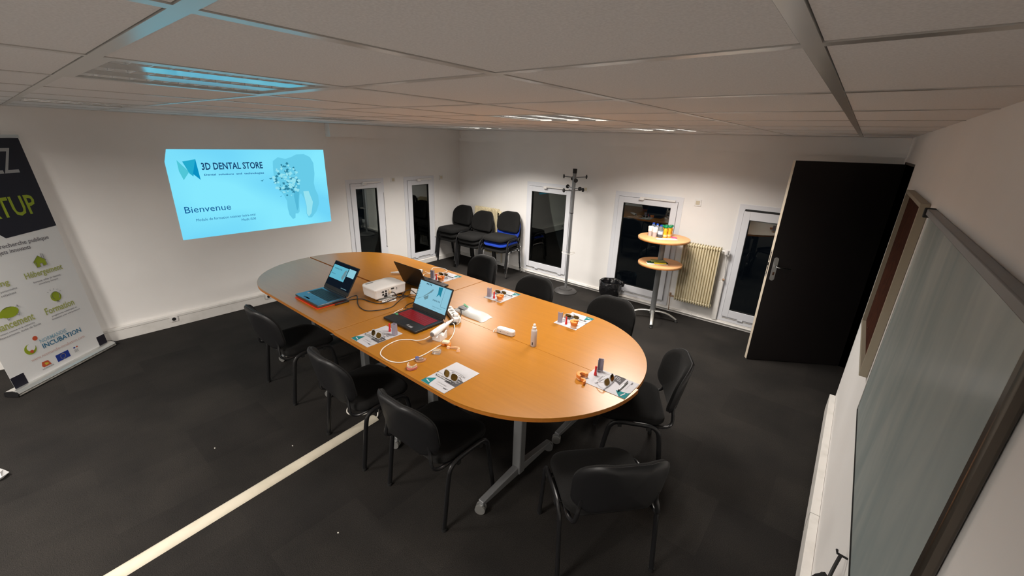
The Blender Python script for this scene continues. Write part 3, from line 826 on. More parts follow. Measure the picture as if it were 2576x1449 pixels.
stack(0.285, -0.385, R(182), 3, 0.080, 0.022, ['black chair, bottom of the leftmost stack by the left wall', 'black chair, middle of the leftmost stack by the left wall', 'black chair on top of the leftmost stack by the left wall'])
stack(0.845, -0.445, R(183), 3, 0.066, 0.022, ['black chair, bottom of the middle stack in front of the radiator', 'black chair, middle of the centre stack in front of the radiator', 'black chair on top of the centre stack in front of the radiator'])
cb = make_chair('x', fabric=m_blue, metal=m_blackmetal)
cc = make_chair('x', fabric=m_fabric, metal=m_chrome)
stack(1.345, -0.345, R(184), 3, 0.088, 0.018, ['chair with chrome legs, bottom of the right-hand stack', 'chair with bright blue seat and back, middle of the right-hand stack', 'black chair on top of the right-hand stack, above the blue chair'], [cc, cb, c0])

# ================================================================== COAT STAND
t = thing('coat_stand', 'grey metal coat stand with black knobs and an umbrella ring by the window', 'coat stand', (2.654, -0.362, 0))
b = MB(); b.lathe([(0.0, 0.0), (0.168, 0.0), (0.170, 0.010), (0.150, 0.030), (0.10, 0.046), (0.095, 0.058), (0.03, 0.064), (0, 0.064)], seg=36); obj('base', b, M('stand_base', (0.04, 0.038, 0.037), 0.55), t)
b = MB(); b.cyl((0, 0, 0.06), (0, 0, 1.19), 0.019, 16); obj('lower_pole', b, m_silver, t)
b = MB(); b.cyl((0, 0, 1.185), (0, 0, 1.73), 0.0245, 16); up = obj('upper_pole', b, m_silver, t)
b = MB(); b.cyl((0, 0, 1.180), (0, 0, 1.19), 0.026, 16); obj('collar', b, m_plasticm, up)
b = MB(); b.cyl((0, 0, 1.73), (0, 0, 1.79), 0.028, 16, r1=0.030); obj('top_cap', b, m_plasticm, t)
def arm(az, z, L, dz):
    d = Vector((math.cos(az), math.sin(az), 0))
    b = MB(); b.tube([d*0.02+Vector((0, 0, z)), d*L+Vector((0, 0, z+dz))], 0.0065, 8); a = obj('hook_arm', b, m_silver, t)
    b = MB(); e = d*L+Vector((0, 0, z+dz)); b.tube([e-d*0.010, e-d*0.004, e+d*0.006, e+d*0.011], [0.013, 0.028, 0.028, 0.016], 16); obj('knob', b, m_plasticm, a)
v0 = R(38.8)
for k, (z, L) in enumerate(((1.675, 0.165), (1.675, 0.145))): arm(v0+k*PI, z, L, 0.012)
for k, (z, L) in enumerate(((1.635, 0.16), (1.635, 0.16))): arm(v0+PI/2+k*PI, z, L, 0.012)
for a_, z in ((25, 1.495), (205, 1.495), (115, 1.53), (295, 1.53)): arm(v0+R(a_), z, 0.155, 0.008)
b = MB(); b.tube([(0.095*math.cos(a), 0.095*math.sin(a), 0.608) for a in (2*PI*k/32 for k in range(32))], 0.0035, 8, closed=True)
b.tube([(0, 0, 0.608), (0.095*math.cos(v0), 0.095*math.sin(v0), 0.608)], 0.0035, 6)
obj('umbrella_ring', b, m_cablew, t)

# ================================================================== HIGH TABLE
HX, HY, HZ = 4.03, -0.45, 1.078
t = thing('high_table', 'round two-tier beech high table with a grey column in front of the window', 'table', (HX, HY, 0))
for nm, z, r in (('tabletop', HZ, 0.302), ('lower_shelf', 0.761, 0.262)):
    b = MB(); b.lathe([(0, z-0.02), (r-0.001, z-0.02), (r, z-0.018), (r, z-0.003), (r-0.002, z), (0, z)], seg=56); ob = obj(nm, b, m_woodpale, t)
    b = MB(); b.lathe([(0, z-0.027), (r-0.001, z-0.027), (r, z-0.02), (0, z-0.02)], seg=56); obj('under_edge', b, m_woodedge, ob)
b = MB(); b.cyl((0, 0, 0.12), (0, 0, 0.735), 0.033, 20); b.cyl((0, 0, 0.76), (0, 0, 1.053), 0.033, 20); obj('column', b, m_silver, t)
b = MB(); b.lathe([(0.0, 0.075), (0.030, 0.075), (0.038, 0.09), (0.038, 0.13), (0.0, 0.13)], seg=20); obj('hub', b, m_alu, t)
for a in (-69, 21, 111, 201):
    c, s = math.cos(R(a)), math.sin(R(a))
    pr_ = [(0.03, 0.112), (0.10, 0.112), (0.18, 0.096), (0.25, 0.062), (0.295, 0.032)]
    b = MB(); b.tube(smooth_path([(c*r, s*r, z) for r, z in pr_], 4), 0.013, 10, ry=0.019); lg = obj('leg', b, m_alu, t)
    b = MB(); b.lathe([(0, 0), (0.022, 0), (0.022, 0.010), (0.014, 0.018), (0.012, 0.036), (0, 0.036)], (c*0.302, s*0.302, 0), 14); obj('foot', b, m_plasticm, lg)
# things on it
def lathe_thing(name, label, cat, loc, parts, group=None):
    t = thing(name, label, cat, loc, 0, group)
    for nm, prof, mat in parts:
        b = MB(); b.lathe(prof, seg=20); obj(nm, b, mat, t)
    return t
cups = [('lower_cups', [(0, 0), (0.024, 0), (0.028, 0.060), (0, 0.060)], m_cup2), ('top_cups', [(0, 0.060), (0.030, 0.060), (0.031, 0.070), (0.029, 0.075), (0.033, 0.112), (0.031, 0.116), (0.024, 0.112), (0.0, 0.100)], m_cup)]
rv = Vector((math.cos(v0), math.sin(v0), 0)); dv_ = Vector((-math.sin(v0), math.cos(v0), 0))
def hp(du, dd, z=HZ): p = Vector((HX, HY, 0))+rv*du+dv_*dd; return (p.x, p.y, z)
# du = to the right in view, dd = away from the viewer
a = lathe_thing('cup_stack', 'stack of white paper cups nearest the viewer on the high table', 'cups', hp(-0.118, 0.005), cups, 'stacks of paper cups')
dup(a, hp(-0.148, 0.075), 0, 'stack of white paper cups behind another stack, far left on the high table')
wb = [('bottle_body', [(0, 0), (0.028, 0), (0.031, 0.006), (0.031, 0.085), (0.028, 0.10), (0.018, 0.128), (0.012, 0.136), (0, 0.136)], m_water), ('label_band', [(0.0, 0.038), (0.0318, 0.038), (0.0318, 0.075), (0, 0.075)], m_label), ('cap', [(0, 0.134), (0.014, 0.134), (0.014, 0.150), (0, 0.150)], m_capblue)]
a = lathe_thing('water_bottle', 'small water bottle with blue cap, front one beside the cups', 'bottle', hp(-0.052, 0.0), wb, 'small water bottles')
dup(a, hp(-0.075, 0.070), 0, 'small water bottle with blue cap, middle one of three')
dup(a, hp(-0.100, 0.140), 0, 'small water bottle with blue cap, rearmost of three')
jb = [('bottle_body', [(0, 0), (0.024, 0), (0.027, 0.012), (0.026, 0.035), (0.020, 0.060), (0.024, 0.075), (0.024, 0.090), (0.016, 0.112), (0.013, 0.122), (0, 0.122)], m_juice), ('label_band', [(0, 0.008), (0.0276, 0.012), (0.0268, 0.035), (0.0, 0.05)], m_juicelabel), ('cap', [(0, 0.120), (0.0245, 0.120), (0.025, 0.136), (0.022, 0.140), (0, 0.140)], m_capgreen)]
a = lathe_thing('juice_bottle', 'orange juice bottle with green cap, front left of the juice group', 'bottle', hp(0.008, 0.0), jb, 'small orange juice bottles')
dup(a, hp(0.062, 0.02), 0, 'orange juice bottle with green cap, front right of the juice group')
dup(a, hp(-0.012, 0.060), 0, 'orange juice bottle with green cap, rear left of the juice group')
dup(a, hp(0.042, 0.078), 0, 'orange juice bottle with green cap, rear middle of the juice group')
dup(a, hp(0.098, 0.075), 0, 'orange juice bottle with green cap, rear right of the juice group')
t = thing('paper_sheet', 'folded white sheet of paper on the high table', 'paper', hp(-0.005, -0.11, HZ+0.001), v0-R(2))
b = MB(); b.box(-0.125, 0.125, -0.040, 0.035, 0, 0.003); obj('sheet', b, m_paper, t); b = MB(); b.box(-0.10, 0.11, -0.015, 0.03, 0.0035, 0.006); obj('upper_fold', b, m_whitem, t)
b = MB(); b.prism([(0.035*math.cos(2*PI*k/14)*(1+0.25*math.sin(3*k)), 0.025*math.sin(2*PI*k/14)) for k in range(14)], 0, 0.010)
o = obj('pink_sachet', b, m_pink, bevel=0.004); o.location = hp(0.115, -0.025, HZ+0.001); tag(o, 'small bright pink packet on the high table right of the bottles', 'packet')
# packs on lower shelf
S = 0.762
t = thing('snack_pack', 'flat white and dark green pack lying lowest on the lower shelf', 'packet', hp(-0.055, -0.075, S), v0-R(3))
b = MB(); b.box(-0.13, 0.11, -0.05, 0.04, 0, 0.008); obj('tray', b, m_whitem, t, bevel=0.002); b = MB(); b.box(-0.125, 0.12, -0.02, 0.05, 0.009, 0.022); obj('wrap', b, m_dkgreen, t, bevel=0.006)
b = MB(); b.box(-0.09, 0.085, -0.03, 0.045, 0, 0.016); o = obj('snack_pack', b, m_greenpack, bevel=0.006); o.location = hp(-0.045, -0.055, S+0.0235); o.rotation_euler = (0, 0, v0-R(4)); tag(o, 'olive green soft pack lying on the dark green one, lower shelf', 'packet')
b = MB(); b.box(-0.075, 0.070, -0.008, 0.018, 0, 0.016); o = obj('snack_pack', b, m_yellowfoil, bevel=0.005); o.location = hp(-0.035, -0.117, S+0.0095); o.rotation_euler = (0, 0, v0-R(3)); tag(o, 'narrow yellow pack at the front of the lower shelf', 'packet')

# ================================================================== BIN
t = thing('waste_bin', 'black waste bin lined with a glossy black bag below the window', 'bin', (3.315, -0.245, 0))
b = MB(); b.lathe([(0, 0), (0.115, 0), (0.12, 0.004), (0.148, 0.275), (0.142, 0.275), (0.115, 0.01), (0, 0.01)], seg=28); obj('bucket', b, m_plasticm, t)
b = MB(); seg = 40; rg = []
for r, z, wv in ((0.137, 0.10, 0.004), (0.150, 0.14, 0.010), (0.153, 0.20, 0.008), (0.158, 0.285, 0.004), (0.150, 0.300, 0.004), (0.132, 0.285, 0.008), (0.12, 0.20, 0.012), (0.10, 0.08, 0.014), (0.04, 0.03, 0.01)):
    rg.append([((r+wv*math.sin(7*a+z*30)+wv*0.6*math.sin(13*a))*math.cos(a), (r+wv*math.sin(7*a+z*30))*math.sin(a), z+wv*0.8*math.sin(5*a)) for a in (2*PI*k/seg for k in range(seg))])
b.smooth = True; b.rings(rg); obj('bin_bag', b, m_bag, t)
b = MB(); kx = Vector((rv.x, rv.y, 0))*0.165
b.lathe([(0, -0.045), (0.028, -0.03), (0.036, 0.0), (0.030, 0.03), (0.018, 0.045), (0, 0.05)], (kx.x, kx.y, 0.255), 12); obj('bag_knot', b, m_bag, t)

# ================================================================== RADIATORS
def radiator(name, label, x0, x1, z0, z1, n, yb=-0.045, dep=0.085):
    cx = (x0+x1)/2
    t = thing(name, label, 'radiator', (cx, 0, 0), 0)
    b = MB(); p = (x1-x0)/n
    for k in range(n):
        x = x0-cx+p*(k+0.5)
        ol = rrect(dep, z1-z0, 0.030, 5, yb-dep/2, (z0+z1)/2)
        b.prism(ol, -p*0.20, p*0.20, lambda y, z, d, x=x: (x+d, y, z))
    b.smooth = False
    fins = obj('columns', b, m_cream, t, bevel=0.004)
    b = MB(); b.box(x0-cx+p*0.3, x1-cx-p*0.3, yb-dep*0.66, yb-dep*0.34, z0+0.06, z1-0.06)
    for z in (z0+0.035, z1-0.035): b.tube([(x0-cx, yb-dep/2, z), (x1-cx, yb-dep/2, z)], 0.020, 12)
    obj('core', b, m_cream, t)
    b = MB()
    for x in (x0-cx+0.06, x1-cx-0.06): b.box(x-0.01, x+0.01, yb, -0.001, z1-0.09, z1-0.06); b.box(x-0.01, x+0.01, yb, -0.001, z0+0.06, z0+0.09)
    obj('wall_bracket', b, m_cream, t)
    return t
r1 = radiator('radiator', 'cream column radiator right of the round high table', 4.165, 4.625, 0.205, 0.998, 15)
b = MB(); b.tube([(0.23, -0.088, 0.955), (0.262, -0.088, 0.955)], 0.012, 10); b.lathe([(0, -0.03), (0.022, -0.028), (0.027, 0.0), (0.024, 0.028), (0, 0.03)], (0.285, -0.088, 0.948), 16); obj('thermostat_valve', b, m_white, r1)
b = MB(); b.tube(smooth_path([(0.285, -0.085, 0.925), (0.288, -0.07, 0.85), (0.300, -0.045, 0.70), (0.302, -0.042, 0.60), (0.302, -0.030, 0.06)], 5), 0.0085, 8); obj('feed_pipe', b, m_trim, r1)
b = MB(); b.tube([(0.290, -0.05, 0.60), (0.315, -0.05, 0.595)], 0.014, 8); obj('pipe_coupling', b, m_pipe, r1)
b = MB(); b.tube([(-0.235, -0.088, 0.245), (-0.29, -0.088, 0.245)], 0.012, 8); b.tube([(-0.285, -0.088, 0.25), (-0.285, -0.06, 0.03)], 0.006, 8); b.tube([(-0.285, -0.088, 0.235), (-0.285, -0.088, 0.285)], 0.014, 8); obj('return_valve', b, m_pipe, r1)
b = MB(); b.box(4.648, 4.690, -0.035, -0.001, 0.056, 0.56)
struct('trim_4', b, m_trim, 'white vertical boxing beside the cream radiator')
r2 = radiator('radiator', 'cream column radiator behind the stacked chairs', 0.50, 1.045, 0.22, 1.012, 16)
b = MB(); b.tube([(0.27, -0.088, 0.955), (0.30, -0.088, 0.955)], 0.012, 10); b.lathe([(0, -0.03), (0.02, -0.028), (0.024, 0.0), (0.02, 0.028), (0, 0.03)], (0.312, -0.088, 0.955), 14); obj('thermostat_valve', b, m_cream, r2)
b = MB(); b.tube([(0.315, -0.085, 0.93), (0.315, -0.04, 0.06)], 0.008, 8); obj('feed_pipe', b, m_cream, r2)

# ================================================================== RIGHT WALL THINGS
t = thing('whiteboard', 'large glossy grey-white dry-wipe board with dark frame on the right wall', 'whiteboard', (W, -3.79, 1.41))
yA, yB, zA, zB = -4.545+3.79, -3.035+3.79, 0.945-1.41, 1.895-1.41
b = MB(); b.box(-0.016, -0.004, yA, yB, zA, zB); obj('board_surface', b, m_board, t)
b = MB(); b.box(-0.030, -0.002, yA-0.012, yB, zB, zB+0.024); obj('top_rail', b, m_silver, t, bevel=0.003)
b = MB(); b.box(-0.024, -0.002, yA-0.030, yA, zA-0.012, zB); obj('side_rail', b, M('rail_dark', (0.10, 0.085, 0.07), 0.3, metal=0.7), t, bevel=0.006)
b = MB(); b.box(-0.019, -0.002, yA, yB, zA-0.008, zA); obj('bottom_rail', b, m_plasticm, t)
b = MB(); b.box(-0.019, -0.002, yB, yB+0.006, zA-0.008, zB); obj('side_rail', b, m_alu, t)
b = MB(); b.box(-0.038, -0.002, yB-0.006, yB+0.012, zB-0.012, zB+0.028); obj('corner_cap', b, m_plasticm, t, bevel=0.004)
t = thing('pinboard', 'brown pinboard in a deep beige frame between door and whiteboard', 'notice board', (W, -2.333, 1.47))
b = MB(); D = 0.036
for (y0, y1, z0, z1) in ((-0.475, -0.455, -0.45, 0.45), (0.452, 0.472, -0.45, 0.45), (-0.455, 0.452, 0.43, 0.45), (-0.455, 0.452, -0.45, -0.43)): b.box(-D, -0.001, y0, y1, z0, z1)
obj('frame', b, m_lightwood, t, bevel=0.002)
b = MB(); b.box(-0.014, -0.002, -0.455, 0.452, -0.43, 0.43); obj('board', b, m_brownboard, t)
b = MB()
for y, z in ((-0.10, 0.05), (0.2, -0.36), (-0.3, 0.25)): b.lathe([(0, -0.002), (0.004, 0), (0, 0.003)], (0, 0, 0), 8); b.b.verts.ensure_lookup_table()
b.b.free(); b = MB()
for y, z in ((-0.12, 0.03), (0.15, -0.38)): b.box(-0.019, -0.014, y-0.003, y+0.003, z-0.003, z+0.003)
obj('push_pin', b, m_chrome, t)
t = thing('hanging_bag', 'dark crumpled bag hanging on the right wall below the whiteboard', 'bag', (W, -4.02, 0.73))
b = MB(); b.smooth = True
rg = []
for z, rx, ry in ((-0.30, 0.03, 0.05), (-0.24, 0.05, 0.09), (-0.1, 0.05, 0.085), (0.0, 0.035, 0.055), (0.05, 0.02, 0.03), (0.075, 0.006, 0.010)):
    rg.append([(-0.052+rx*math.cos(a)*(1+0.15*math.sin(5*a)), ry*math.sin(a)*(1+0.12*math.sin(4*a+z*20)), z) for a in (2*PI*k/20 for k in range(20))])
b.rings(rg); obj('bag_body', b, m_plasticm, t)
b = MB(); b.tube(smooth_path([(-0.04, 0.0, 0.06), (-0.03, 0.05, 0.075), (-0.02, 0.085, 0.11)], 4), 0.006, 6); obj('strap', b, m_plasticm, t)
b = MB(); b.tube([(-0.001, 0.085, 0.105), (-0.030, 0.085, 0.108), (-0.034, 0.085, 0.122)], 0.004, 6); obj('hook', b, m_plasticm, t)

# ================================================================== BANNER
BO = Vector((0.16, -5.12, 0.05)); BD = Vector((0.59, -0.68, 0)).normalized(); BN = BD.cross(Vector((0, 0, 1)))
BU = (BN*0.13+Vector((0, 0, 1.97))+BD*0.05).normalized(); BS = BD
t = thing('rollup_banner', 'tall roll-up banner with navy top and lime icons at the left wall', 'banner', (BO+BD*0.425)*1.0)
t.location.z = 0
LOC = Vector(t.location)
BNN = BS.cross(BU).normalized()      # pointing away from viewer
def BP(s, q, d=0.0): return tuple(BO+BS*s+BU*q-BNN*d-LOC)
def BR(b, s0, s1, q0, q1, d): b.rings([[BP(s0, q0, dd), BP(s1, q0, dd), BP(s1, q1, dd), BP(s0, q1, dd)] for dd in (d-0.0008, d)])
b = MB(); BR(b, 0, 0.85, 0, 1.975, 0.0); fab = obj('banner_fabric', b, m_bwhite, t)
b = MB(); b.rings([[BP(*p, d) for p in ((0, 1.97), (0, 1.215), (0.42, 1.19), (0.50, 1.28), (0.85, 1.30), (0.85, 1.97))] for d in (0.0005, 0.001)]); obj('navy_panel', b, m_navy, fab)
b = MB(); BR(b, 0.0, 0.085, 0.005, 0.10, 0.001); obj('navy_corner', b, m_navy, fab); b = MB(); BR(b, 0.75, 0.85, 0.0, 0.105, 0.001); obj('navy_corner', b, m_navy, fab)
b = MB(); b.rings([[BP(s, 1.972, 0.008), BP(s, 1.972, -0.008), BP(s, 1.995, -0.008), BP(s, 1.995, 0.008)] for s in (-0.005, 0.855)]); obj('top_rail', b, m_alu, t)
def BASE(s, y, z): p = Vector((BO.x, BO.y, 0))+BD*s-BN*y-LOC; return (p.x, p.y, z)
b = MB(); prof = [(0.045, 0.004), (0.05, 0.03), (0.035, 0.048), (0.005, 0.056), (-0.05, 0.05), (-0.06, 0.03), (-0.06, 0.004)]
b.rings([[BASE(s, y, z) for y, z in prof] for s in (-0.03, 0.88)]); obj('base_cassette', b, m_alu, t, bevel=0.002)
b = MB()
for s in (-0.038, 0.88): b.rings([[BASE(ss, y*1.05, z) for y, z in prof] for ss in (s, s+0.008)])
obj('end_cap', b, m_plastic, t)
b = MB(); b.rings([[BASE(s, 0.046, 0.012), BASE(s, 0.0515, 0.012), BASE(s, 0.0515, 0.017), BASE(s, 0.046, 0.017)] for s in (-0.03, 0.88)]); obj('groove', b, m_grime, t)
b = MB(); b.tube([BP(0.425, 0.0, -0.02), BP(0.425, 1.98, -0.008)], 0.007, 8); obj('support_pole', b, m_alu, t)
def BT(body, sl_, q0, sr_, h, mat, dq=0.0, bold=0.0, align='LEFT'):
    """text from s=sl_ (left, larger s) to s=sr_"""
    corr = 0.05*q0/1.97
    text('lettering', body, mat, fab, lambda x, y: BP(sl_-corr-x, q0+y+dq*x/(max(sl_-sr_, 1e-3)), 0.002), width=sl_-sr_, height=h, bold=bold)
BT('BUZZ', 0.60, 1.69, 0.145, 0.20, m_banw, bold=0.0)
BT('STARTUP', 0.79, 1.345, 0.125, 0.165, m_lime, bold=0.015)
BT('issus de la recherche publique', 0.74, 1.105, 0.135, 0.045, m_bangrey, bold=0.01)
BT('projets innovants', 0.60, 1.058, 0.305, 0.042, m_bangrey, bold=0.01)
BT('Hébergement', 0.441, 0.812, 0.125, 0.068, m_limed, bold=0.02)
BT('bureaux, salles de réunion,', 0.40, 0.775, 0.165, 0.020, m_bangrey); BT('coworking, hotspot', 0.365, 0.748, 0.20, 0.020, m_bangrey)
BT('Coaching', 0.83, 0.815, 0.565, 0.062, m_limed, bold=0.02); BT('accompagnement personnalisé', 0.83, 0.775, 0.53, 0.020, m_bangrey); BT('et mise en relations', 0.80, 0.745, 0.55, 0.020, m_bangrey)
BT('Formation', 0.41, 0.482, 0.152, 0.062, m_limed, bold=0.02)
BT('programmes numériques et', 0.375, 0.445, 0.145, 0.019, m_bangrey); BT('formations pour entrepreneurs', 0.385, 0.418, 0.125, 0.019, m_bangrey)
BT('Financement', 0.83, 0.488, 0.503, 0.066, m_limed, bold=0.02)
BT('premiers travaux et la recherche', 0.80, 0.452, 0.52, 0.019, m_bangrey); BT('de financements, levée de fonds', 0.83, 0.425, 0.48, 0.019, m_bangrey)
BT('NORMANDIE', 0.545, 0.272, 0.312, 0.036, m_banlblue, bold=0.01); BT('INCUBATION', 0.541, 0.218, 0.192, 0.044, m_banblue, bold=0.02)
BT('www.normandie-incubation.com', 0.665, 0.155, 0.187, 0.026, m_banpink)
BT('NORMANDIE', 0.615, 0.045, 0.52, 0.012, m_bangrey)
def disc(s, q, r, d, b, n=20, ry=None):
    corr = 0.05*q/1.97
    b.poly([(s-corr+r*math.cos(2*PI*k/n), q+(ry or r)*math.sin(2*PI*k/n)) for k in range(n)], lambda x, y: BP(x, y, d))
b = MB(); disc(0.634, 0.262, 0.046, 0.002, b); obj('logo_ring', b, m_lime, fab)
b = MB(); disc(0.625, 0.275, 0.033, 0.003, b); obj('logo_ring', b, m_bwhite, fab)
b = MB(); disc(0.569, 0.334, 0.020, 0.002, b); disc(0.632, 0.24, 0.014, 0.004, b); obj('logo_dot', b, m_banred, fab)
def BPOLY(name, pts, mat, d=0.002):
    b = MB(); b.poly([(s-0.05*q/1.97, q) for s, q in pts], lambda x, y: BP(x, y, d)); return obj(name, b, mat, fab)
BPOLY('house_icon', [(0.335, 0.955), (0.285, 0.995), (0.235, 0.955), (0.240, 0.905), (0.270, 0.900), (0.272, 0.925), (0.292, 0.925), (0.292, 0.900), (0.325, 0.900)], m_lime)
b = MB()
for p in ([(0.345, 0.945), (0.287, 0.998), (0.232, 0.945)], [(0.322, 0.945), (0.326, 0.898), (0.292, 0.898), (0.292, 0.927), (0.272, 0.927), (0.27, 0.897), (0.236, 0.903), (0.240, 0.95)], [(0.258, 0.975), (0.258, 1.01), (0.242, 1.005), (0.243, 0.96)]):
    b.tube([BP(s-0.05*q/1.97, q, 0.003) for s, q in p], 0.0016, 5)
obj('house_outline', b, m_bangrey, fab)
b = MB(); disc(0.278, 0.612, 0.045, 0.002, b); obj('bulb_icon', b, m_lime, fab)
b = MB(); b.tube([BP(0.262+0.034*math.cos(a), 0.622+0.036*math.sin(a), 0.0032) for a in (R(-60+300*k/20) for k in range(21))], 0.0016, 5)
for q in (0.575, 0.568, 0.561): b.tube([BP(0.274, q, 0.003), BP(0.254, q-0.002, 0.003)], 0.0016, 5)
for a in (50, 75, 100, 125, 150): b.tube([BP(0.268+0.060*math.cos(R(a)), 0.615+0.062*math.sin(R(a)), 0.003), BP(0.268+0.072*math.cos(R(a)), 0.615+0.074*math.sin(R(a)), 0.003)], 0.0014, 5)
obj('bulb_outline', b, m_bangrey, fab)
b = MB(); disc(0.655, 0.615, 0.068, 0.002, b, 22, 0.045); disc(0.72, 0.61, 0.02, 0.0022, b); obj('piggy_icon', b, m_lime, fab)
b = MB()
for p in ([(0.60, 0.64), (0.585, 0.655), (0.582, 0.635)], [(0.69, 0.575), (0.685, 0.555), (0.665, 0.572)], [(0.615, 0.585), (0.60, 0.565), (0.595, 0.60)], [(0.69, 0.655), (0.66, 0.662), (0.63, 0.656)]): b.tube([BP(s-0.05*q/1.97, q, 0.003) for s, q in p], 0.0016, 5)
obj('piggy_outline', b, m_bangrey, fab)
BPOLY('region_flag', [(0.60, 0.115), (0.55, 0.11), (0.535, 0.065), (0.60, 0.065), (0.61, 0.08)], m_banred)
BPOLY('region_flag', [(0.585, 0.10), (0.56, 0.095), (0.55, 0.08), (0.58, 0.075)], m_banyel, 0.003)
b = MB(); BR(b, 0.365, 0.480, 0.050, 0.115, 0.002); obj('europe_flag', b, m_baneu, fab)
b = MB()
for k in range(12): disc(0.4255+0.022*math.cos(2*PI*k/12), 0.0825+0.022*math.sin(2*PI*k/12), 0.0032, 0.003, b, 5)
obj('flag_stars', b, m_banyel, fab)
b = MB(); disc(0.31, 0.105, 0.010, 0.002, b, 10, 0.007); obj('state_emblem', b, m_baneu, fab)
b = MB(); disc(0.285, 0.105, 0.008, 0.002, b, 10, 0.007); obj('state_emblem', b, m_banred, fab)
b = MB()
for q in (0.082, 0.072, 0.062): BR(b, 0.282, 0.318, q, q+0.003, 0.002)
obj('state_emblem', b, m_inklt, fab)

# ================================================================== FLOOR DUCT, CABLES, LITTER
b = MB(); rg = []
for s in (0.0, 1.0):
    c = Vector((3.160, -3.975, 0)).lerp(Vector((3.395, -6.85, 0)), s); dirv = Vector((0.235, -2.875, 0)).normalized(); nx = Vector((-dirv.y, dirv.x, 0))
    rg.append([tuple(c+nx*w+Vector((0, 0, z))) for w, z in ((-0.046, 0.001), (-0.038, 0.010), (-0.020, 0.017), (0.0, 0.019), (0.020, 0.017), (0.038, 0.010), (0.046, 0.001))])
b.rings(rg); b.smooth = True
o = obj('floor_cable_duct', b, m_duct); tag(o, 'long beige half-round cable duct running across the carpet to the table', 'cable duct')
b = MB(); b.tube(smooth_path([(3.02, -3.90, 0.10), (3.06, -3.91, 0.085), (3.13, -3.93, 0.045), (3.165, -3.955, 0.012), (3.165, -3.975, 0.009)], 6), 0.0055, 8)
o = obj('white_cable', b, m_cablew); tag(o, 'short white cable bending into the end of the floor duct', 'cable')
b = MB(); b.tube(smooth_path([(2.90, -3.94, 0.06), (2.885, -4.03, 0.02), (2.93, -4.085, 0.006), (3.00, -4.08, 0.006), (3.06, -4.02, 0.008), (3.09, -3.94, 0.02)], 6), 0.0055, 8)
o = obj('white_cable', b, m_cablew); tag(o, 'white cable loop on the carpet below the middle near chair', 'cable')
b = MB(); b.smooth = True
b.lathe([(0, 0), (0.03, 0.0), (0.045, 0.018), (0.03, 0.045), (0.012, 0.065), (0, 0.07)], (0, 0, 0), 9)
for v in b.b.verts: v.co += Vector((random.uniform(-1, 1), random.uniform(-1, 1), random.uniform(0, 1)))*0.008
o = obj('crumpled_wrapper', b, m_bwhite, smooth=False); o.location = (1.93, -5.90, 0); tag(o, 'crumpled pale wrapper on the carpet at the left picture edge', 'wrapper')
for k, (x, y) in enumerate(((3.90, -4.70), (3.00, -4.55), (2.62, -4.92))):
    b = MB(); b.box(-0.004, 0.004, -0.003, 0.003, 0, 0.004); o = obj('crumb', b, m_lint); o.location = (x, y, 0); tag(o, ('tiny pale crumb on the carpet below the foreground chair', 'tiny pale crumb on the carpet between duct and near chairs', 'tiny pale crumb on the open carpet left of the duct')[k], 'crumb', 'crumbs on the carpet')

# ================================================================== LAPTOPS
def laptop(label, x0, x1, yf, yh, zt, ytop, xoff, base_mat, key_mat, screen_fn, lid_mat, flip=1, th=0.018):
    """flip=1: keyboard towards -y; hinge at yh; lid top edge at (ytop, zt)"""
    t = thing('laptop', label, 'laptop', ((x0+x1)/2, yh, TZ), 0)
    w = (x1-x0)/2; d = yf-yh
    b = MB(); ya, yb_ = min(0, d), max(0, d)
    b.box(-w, w, ya, yb_, 0.004, th); base = obj('base', b, base_mat, t, bevel=0.004)
    b = MB(); ins = 0.010
    n, m = 14, 6; kx0, kx1 = -w+0.03, w-0.03; ky0, ky1 = d*0.12, d*0.60
    for i in range(m):
        for j in range(n):
            xa = kx0+(kx1-kx0)*j/n+0.0012; xb = kx0+(kx1-kx0)*(j+1)/n-0.0012
            y1_ = ky0+(ky1-ky0)*i/m; y2_ = ky0+(ky1-ky0)*(i+1)/m
            lo, hi = min(y1_, y2_)+0.0012, max(y1_, y2_)-0.0012
            if i == m-1 and 4 <= j <= 8: 
                if j > 4: continue
                xb = kx0+(kx1-kx0)*9/n-0.0012
            b.box(xa, xb, lo, hi, th, th+0.0018)
    obj('keyboard', b, key_mat, base)
    b = MB(); b.box(-w*0.28, w*0.22, min(d*0.66, d*0.95), max(d*0.66, d*0.95), th-0.0005, th+0.0004); obj('touchpad', b, m_pad if base_mat is m_bluebase else m_key, base)
    b = MB(); b.tube([(-w+0.02, 0.0, th), (w-0.02, 0.0, th)], 0.009, 10); obj('hinge', b, m_plastic, t)
    # lid
    T = Vector((xoff, ytop-yh, zt-TZ)); O = Vector((0, 0.004*flip, th+0.006)); U = (T-O); hh = U.length; U.normalize()
    Xv = Vector((1, 0, 0)); Nn = Xv.cross(U).normalized()   # faces -y for U up
    if flip > 0: face = Nn
    else: face = -Nn
    if (face.y < 0) != (flip > 0): face = -face
    def LP(u, v, k): return tuple(O+Xv*u+U*v+face*k)
    def lb(b, u0, u1, v0_, v1, k0, k1): b.rings([[LP(u0, v0_, k), LP(u1, v0_, k), LP(u1, v1, k), LP(u0, v1, k)] for k in (k0, k1)])
    b = MB(); lb(b, -w, w, 0, hh, -0.007, 0.0); lid = obj('lid', b, lid_mat, t, bevel=0.002)
    b = MB(); lb(b, -w+0.002, w-0.002, 0.002, hh-0.002, 0.0, 0.0012); obj('bezel', b, m_plasticm, lid)
    screen_fn(lid, LP, lb, w, hh)
    return t, base
